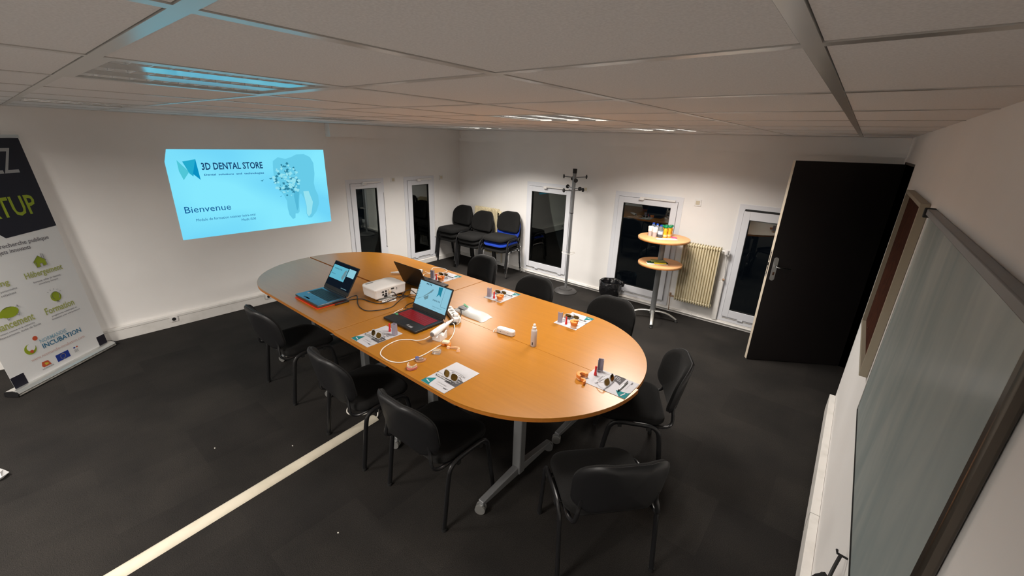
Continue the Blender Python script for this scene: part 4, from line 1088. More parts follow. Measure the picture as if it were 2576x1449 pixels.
m_scrA = EM('screen_dark', srgb(16, 24, 34)); m_scrw = EM('screen_window', srgb(96, 178, 200)); m_scrc = EM('screen_cyan', srgb(140, 195, 215)); m_scrt = EM('screen_text', srgb(45, 75, 90)); m_scrteal = EM('screen_teal', srgb(35, 130, 155)); m_scrg = EM('screen_grey', srgb(105, 140, 150))
m_scrpale = EM('screen_pale', srgb(140, 200, 215))
def rect_on(nm, lid, LP, pts, mat, k):
    b = MB(); b.poly([(u, v) for u, v in pts], lambda u, v: LP(u, v, k)); obj(nm, b, mat, lid)
def R4(u0, u1, v0_, v1): return [(u0, v0_), (u1, v0_), (u1, v1), (u0, v1)]
def scrA(lid, LP, lb, w, h):
    rect_on('screen', lid, LP, R4(-w+0.008, w-0.008, 0.035, h-0.008), m_scrA, 0.0016)
    rect_on('screen_window', lid, LP, R4(-w+0.014, w*0.28, h*0.38, h*0.86), m_scrw, 0.0020)
    rect_on('screen_window', lid, LP, R4(w*0.33, w*0.88, h*0.60, h*0.88), m_scrpale, 0.0020)
    rect_on('slide_picture', lid, LP, [(w*0.0, h*0.50), (w*0.08, h*0.76), (w*0.22, h*0.80), (w*0.25, h*0.62), (w*0.18, h*0.45), (w*0.10, h*0.44)], m_scrg, 0.0023)
    text('screen_text', '3D DENTAL STORE', m_scrt, lid, lambda x, y: LP(-w*0.78+x, h*0.72+y, 0.0024), width=w*0.62, height=h*0.045, bold=0.02)
    text('screen_text', 'Bienvenue', m_scrt, lid, lambda x, y: LP(-w*0.88+x, h*0.53+y, 0.0024), width=w*0.35, height=h*0.04)
    rect_on('taskbar_icons', lid, LP, R4(w*0.3, w*0.75, h*0.17, h*0.19), m_scrg, 0.0020)
def scrC(lid, LP, lb, w, h):
    rect_on('screen', lid, LP, R4(-w+0.010, w-0.010, 0.034, h-0.010), m_scrc, 0.0016)
    # scanner picture
    rect_on('scanner_picture', lid, LP, [(-w*0.83, h*0.31), (-w*0.42, h*0.50), (-w*0.12, h*0.68), (-w*0.04, h*0.78), (-w*0.10, h*0.79), (-w*0.30, h*0.62), (-w*0.58, h*0.43), (-w*0.83, h*0.335)], m_scrg, 0.0020)
    rect_on('scanner_picture', lid, LP, [(-w*0.50, h*0.44), (-w*0.25, h*0.56), (-w*0.23, h*0.44), (-w*0.38, h*0.37)], m_scrg, 0.0020)
    rect_on('ribbon_logo', lid, LP, [(w*0.20, h*0.92), (w*0.44, h*0.95), (w*0.44, h*0.62), (w*0.33, h*0.69), (w*0.20, h*0.58), (w*0.25, h*0.72)], m_scrteal, 0.0020)
    b = MB(); fr = rrect(w*0.36, h*0.62, 0.008, 4, w*0.76, h*0.645)
    b.tube([LP(u, v, 0.002) for u, v in fr], 0.0009, 4, closed=True); obj('scan_frame', b, m_scrt, lid)
    text('screen_text', '3D DENTAL STORE', m_scrt, lid, lambda x, y: LP(w*0.06+x, h*0.44+y, 0.0024), width=w*0.44, height=h*0.05, bold=0.02)
    text('screen_text', 'Formation scanner intra-oral', m_scrt, lid, lambda x, y: LP(w*0.14+x, h*0.25+y, 0.0024), width=w*0.55, height=h*0.03)
    text('screen_text', 'Medit i500', m_scrg, lid, lambda x, y: LP(w*0.14+x, h*0.19+y, 0.0024), width=w*0.25, height=h*0.025)
    b = MB()
    for k in range(7): b.poly(R4(-w*0.93, -w*0.90, h*(0.30+0.085*k), h*(0.33+0.085*k)), lambda u, v: LP(u, v, 0.002))
    for k in range(4): b.poly(R4(-w*(0.55-0.09*k), -w*(0.50-0.09*k), h*0.88, h*0.93), lambda u, v: LP(u, v, 0.002))
    obj('desktop_icons', b, m_scrt, lid)
def scrB(lid, LP, lb, w, h):
    rect_on('screen', lid, LP, R4(-w+0.010, w-0.010, 0.030, h-0.010), m_scrA, 0.0016)
t, base = laptop('open laptop glowing blue on a red folder, left on the table', 2.045, 2.455, -3.990, -3.728, 0.992, -3.565, -0.022, m_bluebase, m_key, scrA, m_lid, th=0.026)
b = MB(); b.box(-0.10, -0.0, -0.24, -0.225, 0.026, 0.0264); obj('brand_marks', b, m_key, base)
b = MB(); b.box(-0.160, -0.135, -0.175, -0.150, 0.026, 0.0266); obj('sticker', b, m_paper, base)
t.location.z = TZ+0.008
b = MB(); b.box(-0.200, 0.200, -0.285, 0.0, 0, 0.0075); o = obj('red_folder', b, m_folder); o.location = (2.250, -3.712, TZ+0.0003); tag(o, 'thin bright red folder under the left laptop', 'folder')
t, base = laptop('open laptop with red backlit keys and cyan screen, mid table', 3.012, 3.418, -3.735, -3.452, 0.995, -3.343, 0.0, m_plastic, m_redkey, scrC, m_lid, th=0.022)
b = MB(); b.box(-0.19, -0.155, -0.185, -0.160, 0.022, 0.0226); obj('sticker', b, m_green, base)
b = MB(); b.box(0.055, 0.075, -0.255, -0.235, 0.022, 0.0226); b.box(0.085, 0.125, -0.262, -0.240, 0.022, 0.0226); obj('sticker', b, m_inklt, base)
b = MB(); b.box(-0.185, 0.175, -0.030, -0.026, 0.022, 0.0232); obj('speaker_strip', b, m_chrome, base)
b = MB(); b.box(-0.165, -0.02, 0.006, 0.012, 0.030, 0.036); obj('hinge_vent', b, M('bronze_vent', (0.25, 0.13, 0.05), 0.4, metal=0.6), base)
t, base = laptop('laptop seen from behind with a dark lid, beside the white projector', 2.392, 2.792, -2.830, -3.070, 0.985, -3.172, 0.0, m_plastic, m_key, scrB, M('dark_lid', (0.028, 0.022, 0.018), 0.22, metal=0.5), flip=-1)

# ================================================================== PROJECTOR and gear
t = thing('projector', 'white table-top projector with cables plugged into its rear', 'projector', (2.55, -3.415, TZ))
ol = []
for sx, sy, a0, r in ((1, 1, 0, 0.015), (-1, 1, 90, 0.06), (-1, -1, 180, 0.06), (1, -1, 270, 0.015)):
    for k in range(7):
        a = R(a0+90*k/6); ol.append((sx*(0.122-r)+r*math.cos(a), sy*(0.165-r)+r*math.sin(a)))
b = MB(); b.smooth = True
b.rings([[(x*k, y*k, z) for x, y in ol] for k, z in ((0.90, 0.022), (0.955, 0.030), (0.975, 0.060), (0.985, 0.100), (1.0, 0.104), (1.0, 0.110), (0.985, 0.115), (0.93, 0.1185), (0.5, 0.120), (0.05, 0.120))]); body = obj('case', b, m_white, t, auto=35)
b = MB()
for y, z, r in ((-0.085, 0.082, 0.009), (-0.085, 0.058, 0.009), (-0.055, 0.084, 0.009), (-0.055, 0.060, 0.009), (-0.10, 0.080, 0.003), (0.06, 0.088, 0.0035), (0.06, 0.076, 0.0035), (-0.03, 0.090, 0.0035)):
    b.cyl((0.112, y, z), (0.1225, y, z), r, 14)
b.box(0.112, 0.123, 0.0, 0.03, 0.086, 0.098); b.box(0.112, 0.124, -0.075, -0.045, 0.030, 0.048)
obj('rear_ports', b, m_plasticm, body)
b = MB(); b.box(0.119, 0.145, -0.030, -0.010, 0.058, 0.085); obj('video_plug', b, m_tooth, body, bevel=0.004)
b = MB(); b.prism(rrect(0.022, 0.075, 0.009, 4, -0.075, -0.095), 0.1198, 0.1212); obj('control_panel', b, m_alu, t)
b = MB(); b.tube([(-0.128, 0.05, 0.07), (-0.112, 0.05, 0.07)], [0.035, 0.035], 24); obj('lens', b, m_plastic, t)
b = MB()
for x, y in ((0.08, -0.12), (0.08, 0.12), (-0.09, 0.0)): b.cyl((x, y, 0), (x, y, 0.024), 0.012, 10)
obj('foot', b, m_plasticm, t)
t = thing('remote_control', 'slim white remote control in front of the projector', 'remote', (2.722, -3.478, TZ), R(75))
b = MB(); b.prism(rrect(0.125, 0.038, 0.012, 4), 0.001, 0.014); obj('case', b, m_white, t, bevel=0.004)
b = MB()
for i in range(5):
    for j in range(3): b.cyl((-0.035+0.018*i, -0.010+0.010*j, 0.0135), (-0.035+0.018*i, -0.010+0.010*j, 0.016), 0.0035, 8)
obj('buttons', b, m_inklt, t)
t = thing('laptop_stand', 'flat grey folded stand lying between projector and remote', 'stand', (2.655, -3.455, TZ), R(78))
b = MB(); b.prism(rrect(0.17, 0.055, 0.012, 4), 0.001, 0.012); obj('plate', b, m_alu, t, bevel=0.003)
b = MB(); b.box(-0.09, 0.05, 0.010, 0.026, 0.012, 0.020); obj('clip_bar', b, m_whitem, t)
def cable(label, pts, r, mat, name='cable', n=6):
    b = MB(); b.tube(smooth_path([(x, y, z) for x, y, z in pts], n), r, 8); o = obj(name, b, mat); tag(o, label, 'cable'); return o
z_ = TZ+0.0045
cable('black cable looping from the left laptop round the front of the projector', [(2.462, -3.745, z_+0.012), (2.40, -3.66, z_+0.004), (2.40, -3.60, z_), (2.50, -3.655, z_), (2.58, -3.70, z_), (2.68, -3.735, z_), (2.78, -3.73, z_), (2.84, -3.64, z_), (2.85, -3.54, z_), (2.80, -3.45, z_), (2.765, -3.36, z_+0.01), (2.76, -3.27, z_+0.02)], 0.0035, m_cableb)
cable('black cable lying from the left laptop along the projector front to its rear ports', [(2.463, -3.765, z_+0.014), (2.45, -3.70, z_), (2.50, -3.62, z_+0.001), (2.62, -3.60, z_), (2.715, -3.56, z_), (2.745, -3.46, z_+0.016), (2.735, -3.38, z_+0.022), (2.75, -3.30, z_+0.01)], 0.004, m_cableb)
cable('thick black video cable arching up from the projector rear', [(2.695, -3.435, TZ+0.072), (2.72, -3.42, TZ+0.070), (2.745, -3.40, TZ+0.03), (2.76, -3.37, TZ+0.03), (2.765, -3.33, TZ+0.07), (2.775, -3.28, TZ+0.072), (2.80, -3.24, TZ+0.03), (2.85, -3.22, TZ+0.012), (2.93, -3.24, TZ+0.008)], 0.0045, m_cableb)
cable('thin black cable tangled behind the projector', [(2.745, -3.355, z_+0.012), (2.79, -3.30, z_+0.014), (2.82, -3.21, z_), (2.78, -3.15, z_), (2.84, -3.12, z_), (2.92, -3.17, z_), (2.98, -3.25, z_), (3.00, -3.33, z_)], 0.003, m_cableb)
cable('black cable curving between projector and the red-keyed laptop', [(2.83, -3.27, z_+0.010), (2.90, -3.30, z_), (2.90, -3.40, z_), (2.94, -3.47, z_), (2.985, -3.475, z_+0.006), (3.009, -3.478, z_+0.007)], 0.0035, m_cableb)
cable('black cable looping behind the right edge of the red-keyed laptop', [(3.424, -3.47, z_+0.006), (3.45, -3.44, z_), (3.46, -3.38, z_), (3.43, -3.28, z_+0.012), (3.37, -3.22, z_+0.03), (3.33, -3.19, z_+0.012), (3.27, -3.2, z_)], 0.0038, m_cableb)
t = thing('power_adapter', 'small black plug on a cable right of the red-keyed laptop', 'plug', (3.492, -3.425, TZ), R(60))
b = MB(); b.prism(rrect(0.06, 0.022, 0.008, 3), 0.001, 0.020); obj('case', b, m_plastic, t, bevel=0.004)
t = thing('adapter_hub', 'white adapter block among the cables behind the projector', 'adapter', (2.855, -3.10, TZ), R(40))
b = MB(); b.box(-0.035, 0.035, -0.022, 0.022, 0.0005, 0.020); obj('case', b, m_white, t, bevel=0.004)
b = MB(); b.box(0.035, 0.05, -0.008, 0.008, 0.006, 0.014); obj('plug', b, m_usb, t)
t = thing('adapter_hub', 'white and grey adapter with a blue plug left of the red-keyed laptop', 'adapter', (2.905, -3.235, TZ), R(10))
b = MB(); b.box(-0.035, 0.035, -0.016, 0.016, 0.0125, 0.028); obj('case', b, m_box, t, bevel=0.003)
b = MB(); b.box(-0.052, -0.035, -0.008, 0.008, 0.016, 0.024); obj('plug', b, m_usb, t)
t = thing('small_card', 'small white card standing against the dark laptop lid', 'card', (2.725, -3.215, TZ), R(15))
b = MB(); b.box(-0.035, 0.035, -0.002, 0.002, 0.0005, 0.055); b.xf(Matrix.Rotation(R(-25), 4, 'X')); obj('card', b, m_whitem, t)
t = thing('marker_pen', 'black marker lying at the right side of the left laptop', 'marker', (2.475, -3.79, TZ+0.0085), R(90))
b = MB(); b.tube([(-0.06, 0, 0), (0.03, 0, 0)], 0.008, 12); obj('barrel', b, m_plastic, t); b = MB(); b.tube([(0.03, 0, 0), (0.065, 0, 0)], 0.0082, 12); obj('cap', b, m_plasticm, t)

# power strip, wipes, adapter box, spray bottle --------------------------------
t = thing('power_strip', 'white multi-socket power strip beside the wipes packet', 'power strip', (3.375, -3.318, TZ), R(-26))
b = MB(); b.box(-0.14, 0.14, -0.030, 0.030, 0.0005, 0.042); st = obj('case', b, m_white, t, bevel=0.005)
for x in (-0.095, -0.035, 0.025):
    b = MB(); b.tube([(x, 0, 0.0418), (x, 0, 0.0428)], 0.019, 20); sk = obj('socket_well', b, M('well_grey', (0.30, 0.28, 0.25), 0.5) if 'well_grey' not in MATS else MATS['well_grey'], st)
    b = MB(); b.cyl((x-0.008, 0, 0.0428), (x-0.008, 0, 0.0436), 0.0025, 8); b.cyl((x+0.008, 0, 0.0428), (x+0.008, 0, 0.0436), 0.0025, 8); obj('contact_hole', b, m_plasticm, sk)
t = thing('plug', 'white plug with cable in the end socket of the power strip', 'plug', (3.375+0.085*math.cos(R(-26)), -3.318+0.085*math.sin(R(-26)), TZ+0.0432), R(-26))
b = MB(); b.prism(rrect(0.04, 0.04, 0.012, 4), 0, 0.022); obj('plug_body', b, m_white, t, bevel=0.004)
b = MB(); b.tube(smooth_path([(0.015, 0.01, 0.015), (0.05, 0.015, 0.012), (0.075, 0.010, -0.015), (0.08, -0.01, -0.038), (0.05, -0.05, -0.039)], 5), 0.0035, 8); obj('plug_cable', b, m_cablew, t)
t = thing('wipes_packet', 'white soft wipes packet with a green mark on the table centre', 'wipes packet', (3.45, -3.165, TZ), R(-4))
b = MB(); b.smooth = True; nx_, ny_ = 16, 10; gv = []
def wz(u, v):
    e = (1-abs(2*u-1)**4)*(1-abs(2*v-1)**4)
    return 0.002+0.033*max(e, 0)**0.6+0.0025*math.sin(17*u+3*v)*e
vt = [[b.b.verts.new((-0.18+0.36*i/nx_+0.010*math.sin(6*j/ny_), -0.072+0.144*j/ny_+0.006*math.sin(9*i/nx_), wz(i/nx_, j/ny_))) for j in range(ny_+1)] for i in range(nx_+1)]
vb = [[b.b.verts.new((v.co.x, v.co.y, 0.0005)) for v in row] for row in vt]
for i in range(nx_):
    for j in range(ny_):
        b.b.faces.new((vt[i][j], vt[i+1][j], vt[i+1][j+1], vt[i][j+1])); b.b.faces.new((vb[i][j+1], vb[i+1][j+1], vb[i+1][j], vb[i][j]))
for i in range(nx_): b.b.faces.new((vb[i][0], vb[i+1][0], vt[i+1][0], vt[i][0])); b.b.faces.new((vt[i][ny_], vt[i+1][ny_], vb[i+1][ny_], vb[i][ny_]))
for j in range(ny_): b.b.faces.new((vt[0][j], vt[0][j+1], vb[0][j+1], vb[0][j])); b.b.faces.new((vb[nx_][j], vb[nx_][j+1], vt[nx_][j+1], vt[nx_][j]))
obj('packet', b, M('pack_film', (0.58, 0.58, 0.56), 0.35), t)
b = MB(); b.poly([(-0.145, 0.022), (-0.065, 0.002), (-0.060, 0.016), (-0.140, 0.040)], lambda x, y: (x, y, 0.0385)); b.poly([(-0.145, 0.022), (-0.140, 0.040), (-0.150, 0.050), (-0.152, 0.030)], lambda x, y: (x, y, 0.0375)); obj('green_mark', b, m_green, t)
b = MB(); b.prism(rrect(0.09, 0.04, 0.008, 3, -0.085, -0.030), 0.035, 0.0385); obj('seal_flap', b, m_inklt, t)
t = thing('white_charger', 'white rounded charger box lying along the table seam', 'charger', (3.905, -3.262, TZ), R(8))
b = MB(); b.prism(rrect(0.150, 0.052, 0.020, 5), 0.002, 0.040); obj('case', b, m_box, t, bevel=0.006)
b = MB(); b.prism(rrect(0.146, 0.048, 0.018, 5), 0.0402, 0.0415); obj('top_cover', b, m_white, t)
b = MB(); b.box(-0.04, -0.028, -0.0275, -0.026, 0.020, 0.024); b.box(0.03, 0.036, -0.0275, -0.026, 0.020, 0.024); obj('rating_marks', b, m_inklt, t)
b = MB(); b.tube(smooth_path([(-0.07, 0.0, 0.020), (-0.095, -0.005, 0.016), (-0.102, -0.02, 0.004), (-0.090, -0.030, 0.003)], 5), 0.0028, 8); obj('charger_cable', b, m_cablew, t)
t = thing('spray_bottle', 'slim white spray bottle standing near the table seam', 'spray bottle', (4.173, -3.272, TZ))
b = MB(); b.lathe([(0, 0), (0.0205, 0), (0.022, 0.004), (0.022, 0.118), (0.019, 0.128), (0.013, 0.134), (0, 0.134)]); bd = obj('bottle_body', b, m_spray, t)
b = MB(); b.lathe([(0, 0.134), (0.015, 0.134), (0.015, 0.148), (0.0095, 0.152), (0.0095, 0.168), (0.006, 0.172), (0, 0.172)]); obj('spray_cap', b, m_white, t)
b = MB(); a0 = R(-78)
b.rings([[(0.0224*math.cos(a), 0.0224*math.sin(a), z) for z in (0.014, 0.036)] + [(0.0226*math.cos(a), 0.0226*math.sin(a), z) for z in (0.036, 0.014)] for a in (a0-0.15, a0+0.15)]); obj('dark_label', b, m_ink, bd)

# intra-oral scanners -----------------------------------------------------------
def scanner(label, p0, p1, z0, z1):
    """butt end p0, tip p1"""
    a = Vector((p0[0], p0[1], z0)); c = Vector((p1[0], p1[1], z1)); dd = (c-a)
    t = thing('dental_scanner', label, 'dental scanner', (a.x, a.y, TZ), 0)
    o_ = Vector((a.x, a.y, TZ))
    ks = ((0, 0.020), (0.04, 0.024), (0.12, 0.0245), (0.45, 0.0225), (0.62, 0.018), (0.80, 0.012), (0.93, 0.009), (1.0, 0.007))
    b = MB(); b.tube([tuple(a+dd*k-o_) for k, r in ks], [r for k, r in ks], 18, ry=None); hp_ = obj('handpiece', b, m_white, t)
    b = MB(); b.tube([tuple(a-dd*0.02-o_), tuple(a+dd*0.001-o_)], 0.0165, 16); obj('rear_socket', b, m_silver, hp_)
    m_ = a+dd*0.62-o_; b = MB(); b.lathe([(0, 0), (0.006, 0), (0.005, 0.002), (0, 0.0025)], (m_.x, m_.y, m_.z+0.0170), 10); obj('button', b, m_key, hp_)
    m_ = a+dd*0.68-o_; b = MB(); b.lathe([(0, 0), (0.004, 0), (0.003, 0.0015), (0, 0.002)], (m_.x, m_.y, m_.z+0.0150), 8); obj('indicator_light', b, m_ledblue, hp_)
    return t
scanner('white handheld dental scanner resting on its cradle near the red-keyed laptop', (3.600, -3.725), (3.535, -3.465), TZ+0.058, TZ+0.070)
t = thing('scanner_cradle', 'white curved desk cradle holding the dental scanner', 'cradle', (3.600, -3.655, TZ), R(104))
b = MB(); b.smooth = True; rg = []
for k in range(13):
    x = -0.045+0.09*k/12; zt_ = 0.030-0.016*math.cos(PI*(x/0.045))+0.004
    rg.append([(x, -0.034, 0.0005), (x, 0.034, 0.0005), (x, 0.034, zt_+0.010), (x, 0.026, zt_+0.011), (x, 0.012, 0.033-0.004), (x, -0.012, 0.033-0.004), (x, -0.026, zt_+0.011), (x, -0.034, zt_+0.010)])
b.rings(rg); obj('cradle_body', b, m_white, t, auto=50)
zc = TZ+0.0042
cable('white scanner cable making a large loop over the table front', [(3.606, -3.748, TZ+0.056), (3.590, -3.785, TZ+0.040), (3.520, -3.800, TZ+0.010), (3.461, -3.820, zc), (3.409, -3.888, zc), (3.425, -4.006, zc), (3.481, -4.078, zc), (3.55, -4.098, zc), (3.624, -4.095, zc), (3.684, -4.057, zc), (3.708, -3.979, zc), (3.710, -3.881, zc), (3.691, -3.758, zc), (3.675, -3.631, zc), (3.595, -3.506, zc), (3.527, -3.442, zc+0.01), (3.50, -3.43, zc+0.012)], 0.0036, m_cablew, n=8)
scanner('white dental scanner partly hidden behind the dark laptop lid', (2.30, -2.76), (2.075, -3.005), TZ+0.030, TZ+0.018)
cable('white cable running from the hidden scanner to the far table edge', [(2.318, -2.742, TZ+0.030), (2.34, -2.70, zc), (2.28, -2.62, zc), (2.22, -2.55, zc), (2.26, -2.49, zc), (2.33, -2.478, zc), (2.40, -2.50, zc), (2.43, -2.56, zc), (2.40, -2.66, zc), (2.33, -2.75, zc-0.0), (2.36, -2.80, zc), (2.393, -2.835, zc+0.004)], 0.0032, m_cablew)
cable('white power cable peeking out left of the red-keyed laptop', [(2.985, -3.60, zc), (3.0, -3.66, zc), (2.96, -3.56, zc), (2.95, -3.50, zc)], 0.003, m_cablew)

# dental models on the near table ------------------------------------------------
def arch(b, r0, r1, z0, z1, a0=-20, a1=200, n=18, sy=1.15):
    rg = []
    for k in range(n+1):
        a = R(a0+(a1-a0)*k/n); c, s = math.cos(a), math.sin(a)*sy
        rg.append([(r0*c, r0*s, z0), (r1*c, r1*s, z0), (r1*c*1.0, r1*s*1.0, z1), (r0*c, r0*s, z1)])
    b.rings(rg); b.smooth = True; return b
t = thing('denture', 'pink denture model with cream teeth at the table edge', 'dental model', (3.785, -4.048, TZ), R(205))
b = MB(); arch(b, 0.014, 0.034, 0.0005, 0.018, -15, 195); obj('gum', b, m_gum, t, bevel=0.003)
b = MB()
for k in range(12):
    a = R(-8+196*k/11); c, s = math.cos(a), math.sin(a)*1.15
    b.lathe([(0, 0.017), (0.0042, 0.017), (0.0046, 0.026), (0.003, 0.031), (0, 0.031)], (0.027*c, 0.027*s, 0), 8)
obj('teeth', b, m_tooth, t)
t = thing('dental_model', 'translucent dental model with a blue mark beside the pink denture', 'dental model', (3.742, -3.945, TZ), R(215))
b = MB(); arch(b, 0.012, 0.036, 0.0005, 0.012, -15, 195); obj('base_arch', b, m_clearo, t, bevel=0.002)
b = MB(); arch(b, 0.016, 0.030, 0.012, 0.026, 0, 150); obj('upper_arch', b, m_clear, t, bevel=0.002)
b = MB(); b.box(0.006, 0.030, 0.012, 0.018, 0.012, 0.028); obj('blue_mark', b, m_usb, t)
t = thing('dental_model', 'clear square dental model between the two orange ones', 'dental model', (3.752, -3.815, TZ), R(30))
b = MB(); b.prism(rrect(0.055, 0.045, 0.008, 3), 0.0005, 0.022); obj('block', b, m_clear, t, bevel=0.003)
b = MB(); b.box(-0.022, 0.022, 0.004, 0.010, 0.022, 0.030); b.box(-0.022, 0.022, -0.014, -0.008, 0.022, 0.028); obj('ridges', b, m_tooth, t, bevel=0.002)
t = thing('dental_model', 'deep orange dental model with a cream block on top', 'dental model', (3.722, -3.705, TZ), R(20))
b = MB(); arch(b, 0.010, 0.034, 0.0005, 0.020, -10, 190); obj('base_arch', b, m_orange, t, bevel=0.002)
b = MB(); b.prism(rrect(0.052, 0.034, 0.006, 3, -0.004, 0.010), 0.0202, 0.036); obj('bite_block', b, m_tooth, t, bevel=0.003)
t = thing('partial_frame', 'thin peach partial denture frame at the right of the model row', 'dental model', (3.800, -3.690, TZ), R(-10))
b = MB(); b.tube(smooth_path([(-0.040, -0.030, 0.006), (-0.020, -0.012, 0.010), (0.0, 0.010, 0.012), (0.020, 0.020, 0.010), (0.035, 0.005, 0.006)], 4), 0.0045, 8)
b.lathe([(0, 0.0005), (0.014, 0.0005), (0.010, 0.014), (0, 0.014)], (-0.040, -0.030, 0), 8); b.lathe([(0, 0.0005), (0.015, 0.0005), (0.006, 0.018), (0, 0.018)], (0.038, 0.0, 0), 7)
obj('frame', b, m_orangel, t)

# ================================================================== PLACE SETTINGS
def L2W(c, th, x, y, z): return (c[0]+x*math.cos(th)-y*math.sin(th), c[1]+x*math.sin(th)+y*math.cos(th), z)
def make_brochure(label):
    t = thing('brochure', label, 'brochure', (0, 0, TZ), 0, 'printed brochures at the places')
    w, h = 0.21, 0.297
    P = lambda u, v: (-w/2+u*w, -h/2+v*h)
    b = MB(); b.box(-w/2, w/2, -h/2, h/2, 0.0003, 0.0022); pg = obj('cover', b, m_paper, t)
    b = MB(); b.box(-w/2+0.001, w/2-0.001, -h/2+0.001, h/2-0.15, 0.0022, 0.0030); obj('front_sheet', b, m_paper, t)
    F = lambda z: (lambda x, y: (x, y, z))
    b = MB(); b.poly([P(*q) for q in ((0.002, 0.002), (0.002, .13), (.245, .275), (.31, .04), (.37, 0.002))], F(0.0034)); obj('teal_corner', b, m_teal, pg)
    b = MB(); b.poly([P(*q) for q in ((.537, .289), (.62, .378), (.69, .536), (.998, .525), (.998, .287))], F(0.0034)); obj('grey_patch', b, m_pgrey, pg)
    b = MB(); b.poly([P(*q) for q in ((.06, .10), (.08, .125), (.26, .085), (.25, .062))], F(0.0037)); obj('white_stripe', b, m_paper, pg)
    b = MB()
    for u in (0.74, 0.82, 0.90): b.poly([P(*q) for q in ((u-.03, .33+.3*(u-.74)), (u-.01, .33+.3*(u-.74)), (u+.03, .43+.2*(u-.74)), (u+.01, .43+.2*(u-.74)))], F(0.0037))
    b.poly([P(*q) for q in ((.80, .47), (.93, .47), (.93, .485), (.80, .485))], F(0.0037)); obj('white_strokes', b, m_paper, pg)
    text('lettering', '3D DENTAL STORE', m_inklt, pg, lambda x, y: (P(.05, .44)[0]+x, P(.05, .44)[1]+y, 0.0037), width=0.075, height=0.006, bold=0.02)
    b = MB(); b.poly([P(*q) for q in ((.0, .43), (.035, .43), (.035, .465), (.0, .465))], F(0.0037)); obj('logo_mark', b, m_ink, pg)
    text('lettering', 'CATALOGUE', m_inklt, pg, lambda x, y: (P(.43, .18)[0]+x, P(.43, .18)[1]+y, 0.0037), width=0.075, height=0.008)
    text('lettering', '2020', m_ink, pg, lambda x, y: (P(.78, .10)[0]+x, P(.78, .10)[1]+y, 0.0037), width=0.026, height=0.008, bold=0.03)
    b = MB(); b.poly([P(*q) for q in ((.45, .13), (.95, .13), (.95, .134), (.45, .134))], F(0.0037)); obj('rule_line', b, m_inklt, pg)
    return t
def make_pen(label):
    t = thing('ballpoint_pen', label, 'pen', (0, 0, TZ), 0, 'ballpoint pens on the brochures')
    b = MB(); b.tube([(-0.060, 0, 0.005), (0.055, 0, 0.005)], 0.0048, 12); bd = obj('barrel', b, m_alu, t)
    b = MB(); b.tube([(-0.060, 0, 0.005), (-0.078, 0, 0.005)], [0.0048, 0.0012], 12); obj('tip', b, m_plastic, t)
    b = MB(); b.tube([(0.055, 0, 0.005), (0.066, 0, 0.005)], 0.003, 10); obj('push_button', b, m_chrome, t)
    b = MB(); b.box(0.015, 0.060, -0.0018, 0.0018, 0.0102, 0.0122); b.box(0.052, 0.060, -0.0018, 0.0018, 0.005, 0.0122); obj('clip', b, m_plastic, t)
    return t
def make_glasses(label):
    t = thing('sunglasses', label, 'sunglasses', (0, 0, TZ), 0, 'mirrored sunglasses on the brochures')
    tilt = R(28)
    for s in (-1, 1):
        ol = pad_outline(0.052, 0.044, 0.018, 0.020, 5)
        def gl(x, z, d, s=s):
            y = -0.020-(abs(s*0.033+x))**2*(-1.6)
            zz = z+0.026
            return (s*0.033+x, y+(zz*math.sin(tilt))*0.9+d, 0.004+zz*math.cos(tilt))
        b = MB(); b.rings([[gl(x, z, d) for x, z in ol] for d in (-0.0012, 0.0012)]); obj('lens', b, m_lens, t, smooth=True)
        b = MB(); b.tube([gl(x*1.03, z*1.03, 0) for x, z in ol], 0.0026, 8, closed=True); obj('rim', b, m_frame, t)
        b = MB(); b.tube(smooth_path([gl(s*0.028, 0.010, 0.003), gl(s*0.032, 0.008, 0.010), (s*0.062, 0.035, 0.022), (s*0.030, 0.055-0.006*s, 0.012), (-s*0.030, 0.060-0.006*s, 0.005), (-s*0.055, 0.062, 0.004)], 5), 0.0026, 8); obj('temple', b, m_frame, t)
    b = MB(); b.tube(smooth_path([(-0.010, 0.0, 0.036), (0, -0.002, 0.040), (0.010, 0.0, 0.036)], 4), 0.0028, 8); obj('bridge', b, m_frame, t)
    return t
def make_holder(label, hollow=False):
    t = thing('grey_holder', label, 'holder', (0, 0, TZ), 0, 'small grey upright holders')
    b = MB(); h = 0.088; w = 0.0175; d = 0.013; k = 0.0024
    pts = [(-w, d), (-w, -d), (w, -d), (w, d), (w-k, d), (w-k, -d+k), (-w+k, -d+k), (-w+k, d)]
    if hollow:
        b.rings([[(-w, -d, z), (w, -d, z), (w, d, z), (-w, d, z)] for z in (0.0005, h)], cap=False)
        b.rings([[(-w+k, -d+k, z), (w-k, -d+k, z), (w-k, d-k, z), (-w+k, d-k, z)] for z in (0.0005, h)], cap=False)
        b.quad([(-w, -d, 0.0005), (w, -d, 0.0005), (w, d, 0.0005), (-w, d, 0.0005)])
        for a in ((-w, -w+k, -d, d), (w-k, w, -d, d), (-w+k, w-k, -d, -d+k), (-w+k, w-k, d-k, d)): b.quad([(a[0], a[2], h), (a[1], a[2], h), (a[1], a[3], h), (a[0], a[3], h)])
    else: b.prism(pts, 0.0005, h)
    obj('channel', b, m_holder, t)
    return t
def make_red(label):
    t = thing('red_tube', label, 'vial', (0, 0, TZ), 0, 'small red plastic tubes')
    b = MB(); b.lathe([(0, 0.0005), (0.0095, 0.0005), (0.010, 0.004), (0.0085, 0.016), (0.0068, 0.024), (0, 0.024)]); obj('foot', b, m_red, t)
    b = MB(); b.lathe([(0, 0.024), (0.0066, 0.024), (0.0070, 0.058), (0.0058, 0.064), (0, 0.066)]); obj('stem', b, m_red, t)
    return t
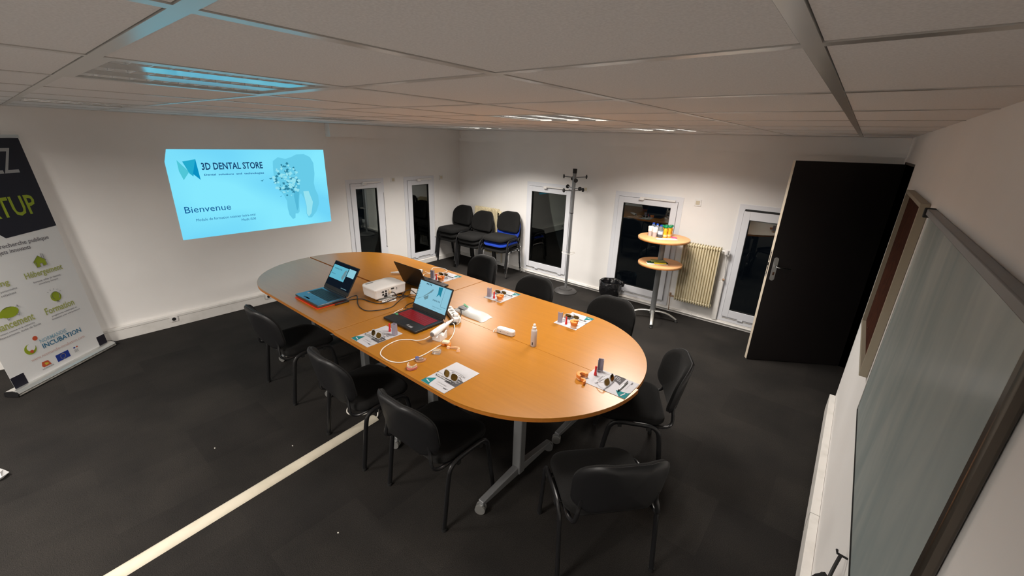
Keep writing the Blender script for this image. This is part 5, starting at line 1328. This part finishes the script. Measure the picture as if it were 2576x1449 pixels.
def make_orange(label):
    t = thing('jaw_model', label, 'dental model', (0, 0, TZ), 0, 'orange jaw models at the places')
    b = MB(); arch(b, 0.017, 0.031, 0.0005, 0.020, 30, 290, 22, 1.0); lo = obj('lower_jaw', b, m_orangel, t, bevel=0.002)
    b = MB(); arch(b, 0.015, 0.033, 0.0205, 0.038, 28, 292, 22, 1.0); obj('gum_band', b, m_orange, t, bevel=0.002)
    b = MB(); arch(b, 0.012, 0.038, 0.0385, 0.052, 25, 295, 22, 1.0); obj('upper_jaw', b, m_orange, t, bevel=0.003)
    return t
def make_orange_open(label):
    t = thing('jaw_model', label, 'dental model', (0, 0, TZ), 0, 'orange jaw models at the places')
    b = MB(); arch(b, 0.018, 0.036, 0.0005, 0.012, 10, 240, 20, 1.0); obj('lower_jaw', b, m_orangel, t, bevel=0.002)
    b = MB(); arch(b, 0.017, 0.038, 0.0125, 0.034, 10, 240, 20, 1.0); obj('upper_jaw', b, m_orange, t, bevel=0.003)
    b = MB(); arch(b, 0.014, 0.027, 0.0005, 0.024, -70, 100, 16, 1.0); b.xf(Matrix.Translation((-0.010, -0.052, 0))); obj('loose_arch', b, m_orange, t, bevel=0.002)
    return t
SET = [('far side place nearest the chair stacks', (2.565, -2.680), 180, 1, 1, 1),
       ('far side middle place', (3.355, -2.664), 180, 1, 1, 1),
       ('far side, beyond the spray bottle', (4.160, -2.690), 180, 1, 1, 1),
       ('right end of the table', (4.812, -3.342), 90, 1, 1, 1),
       ('near side place beside the red-keyed laptop', (3.235, -3.940), 0, 1, 1, 0),
       ('near side place closest to the viewer', (4.046, -3.957), 0, 0, 0, 0)]
protos = {}
def place(kind, mk, loc, rz, label):
    if kind not in protos:
        o = mk(label); o.location = loc; o.rotation_euler = (0, 0, rz); protos[kind] = o; return o
    return dup(protos[kind], loc, rz, label)
for nm, c, deg, hold, red, org in SET:
    th = R(deg); zz = TZ+0.0036
    place('bro', make_brochure, (c[0], c[1], TZ), th, 'white brochure with teal corner, '+nm)
    place('pen', make_pen, L2W(c, th, -0.010, -0.046, zz) if deg != 90 else L2W(c, th, 0.010, -0.085, zz), th, 'grey ballpoint pen on the brochure, '+nm)
    place('gla', make_glasses, L2W(c, th, 0.022 if deg != 90 else -0.020, -0.015 if deg == 0 else 0.0, zz), th+(R(15) if deg == 180 else 0), 'clear-framed mirrored sunglasses, '+nm)
    if hold:
        if deg == 0:
            o = make_holder('square grey hollow holder, '+nm, True); o.location = L2W(c, th, 0.079, 0.097, zz); o.rotation_euler = (0, 0, R(8))
        else:
            place('hol', make_holder, L2W(c, th, 0.072, 0.105, zz), R(20) if deg == 180 else R(200), 'grey U-shaped upright holder, '+nm)
    if red: place('red', make_red, L2W(c, th, 0.012 if deg != 0 else 0.005, 0.106, zz), th, 'small red plastic tube, '+nm)
    if org and deg == 180: place('ora', make_orange, L2W(c, th, -0.068, 0.108, zz), R(40), 'translucent orange jaw model, '+nm)
    elif org:
        o = make_orange_open('open orange jaw model in two pieces, '+nm); o.location = L2W(c, th, -0.075, 0.150, TZ); o.rotation_euler = (0, 0, R(35))
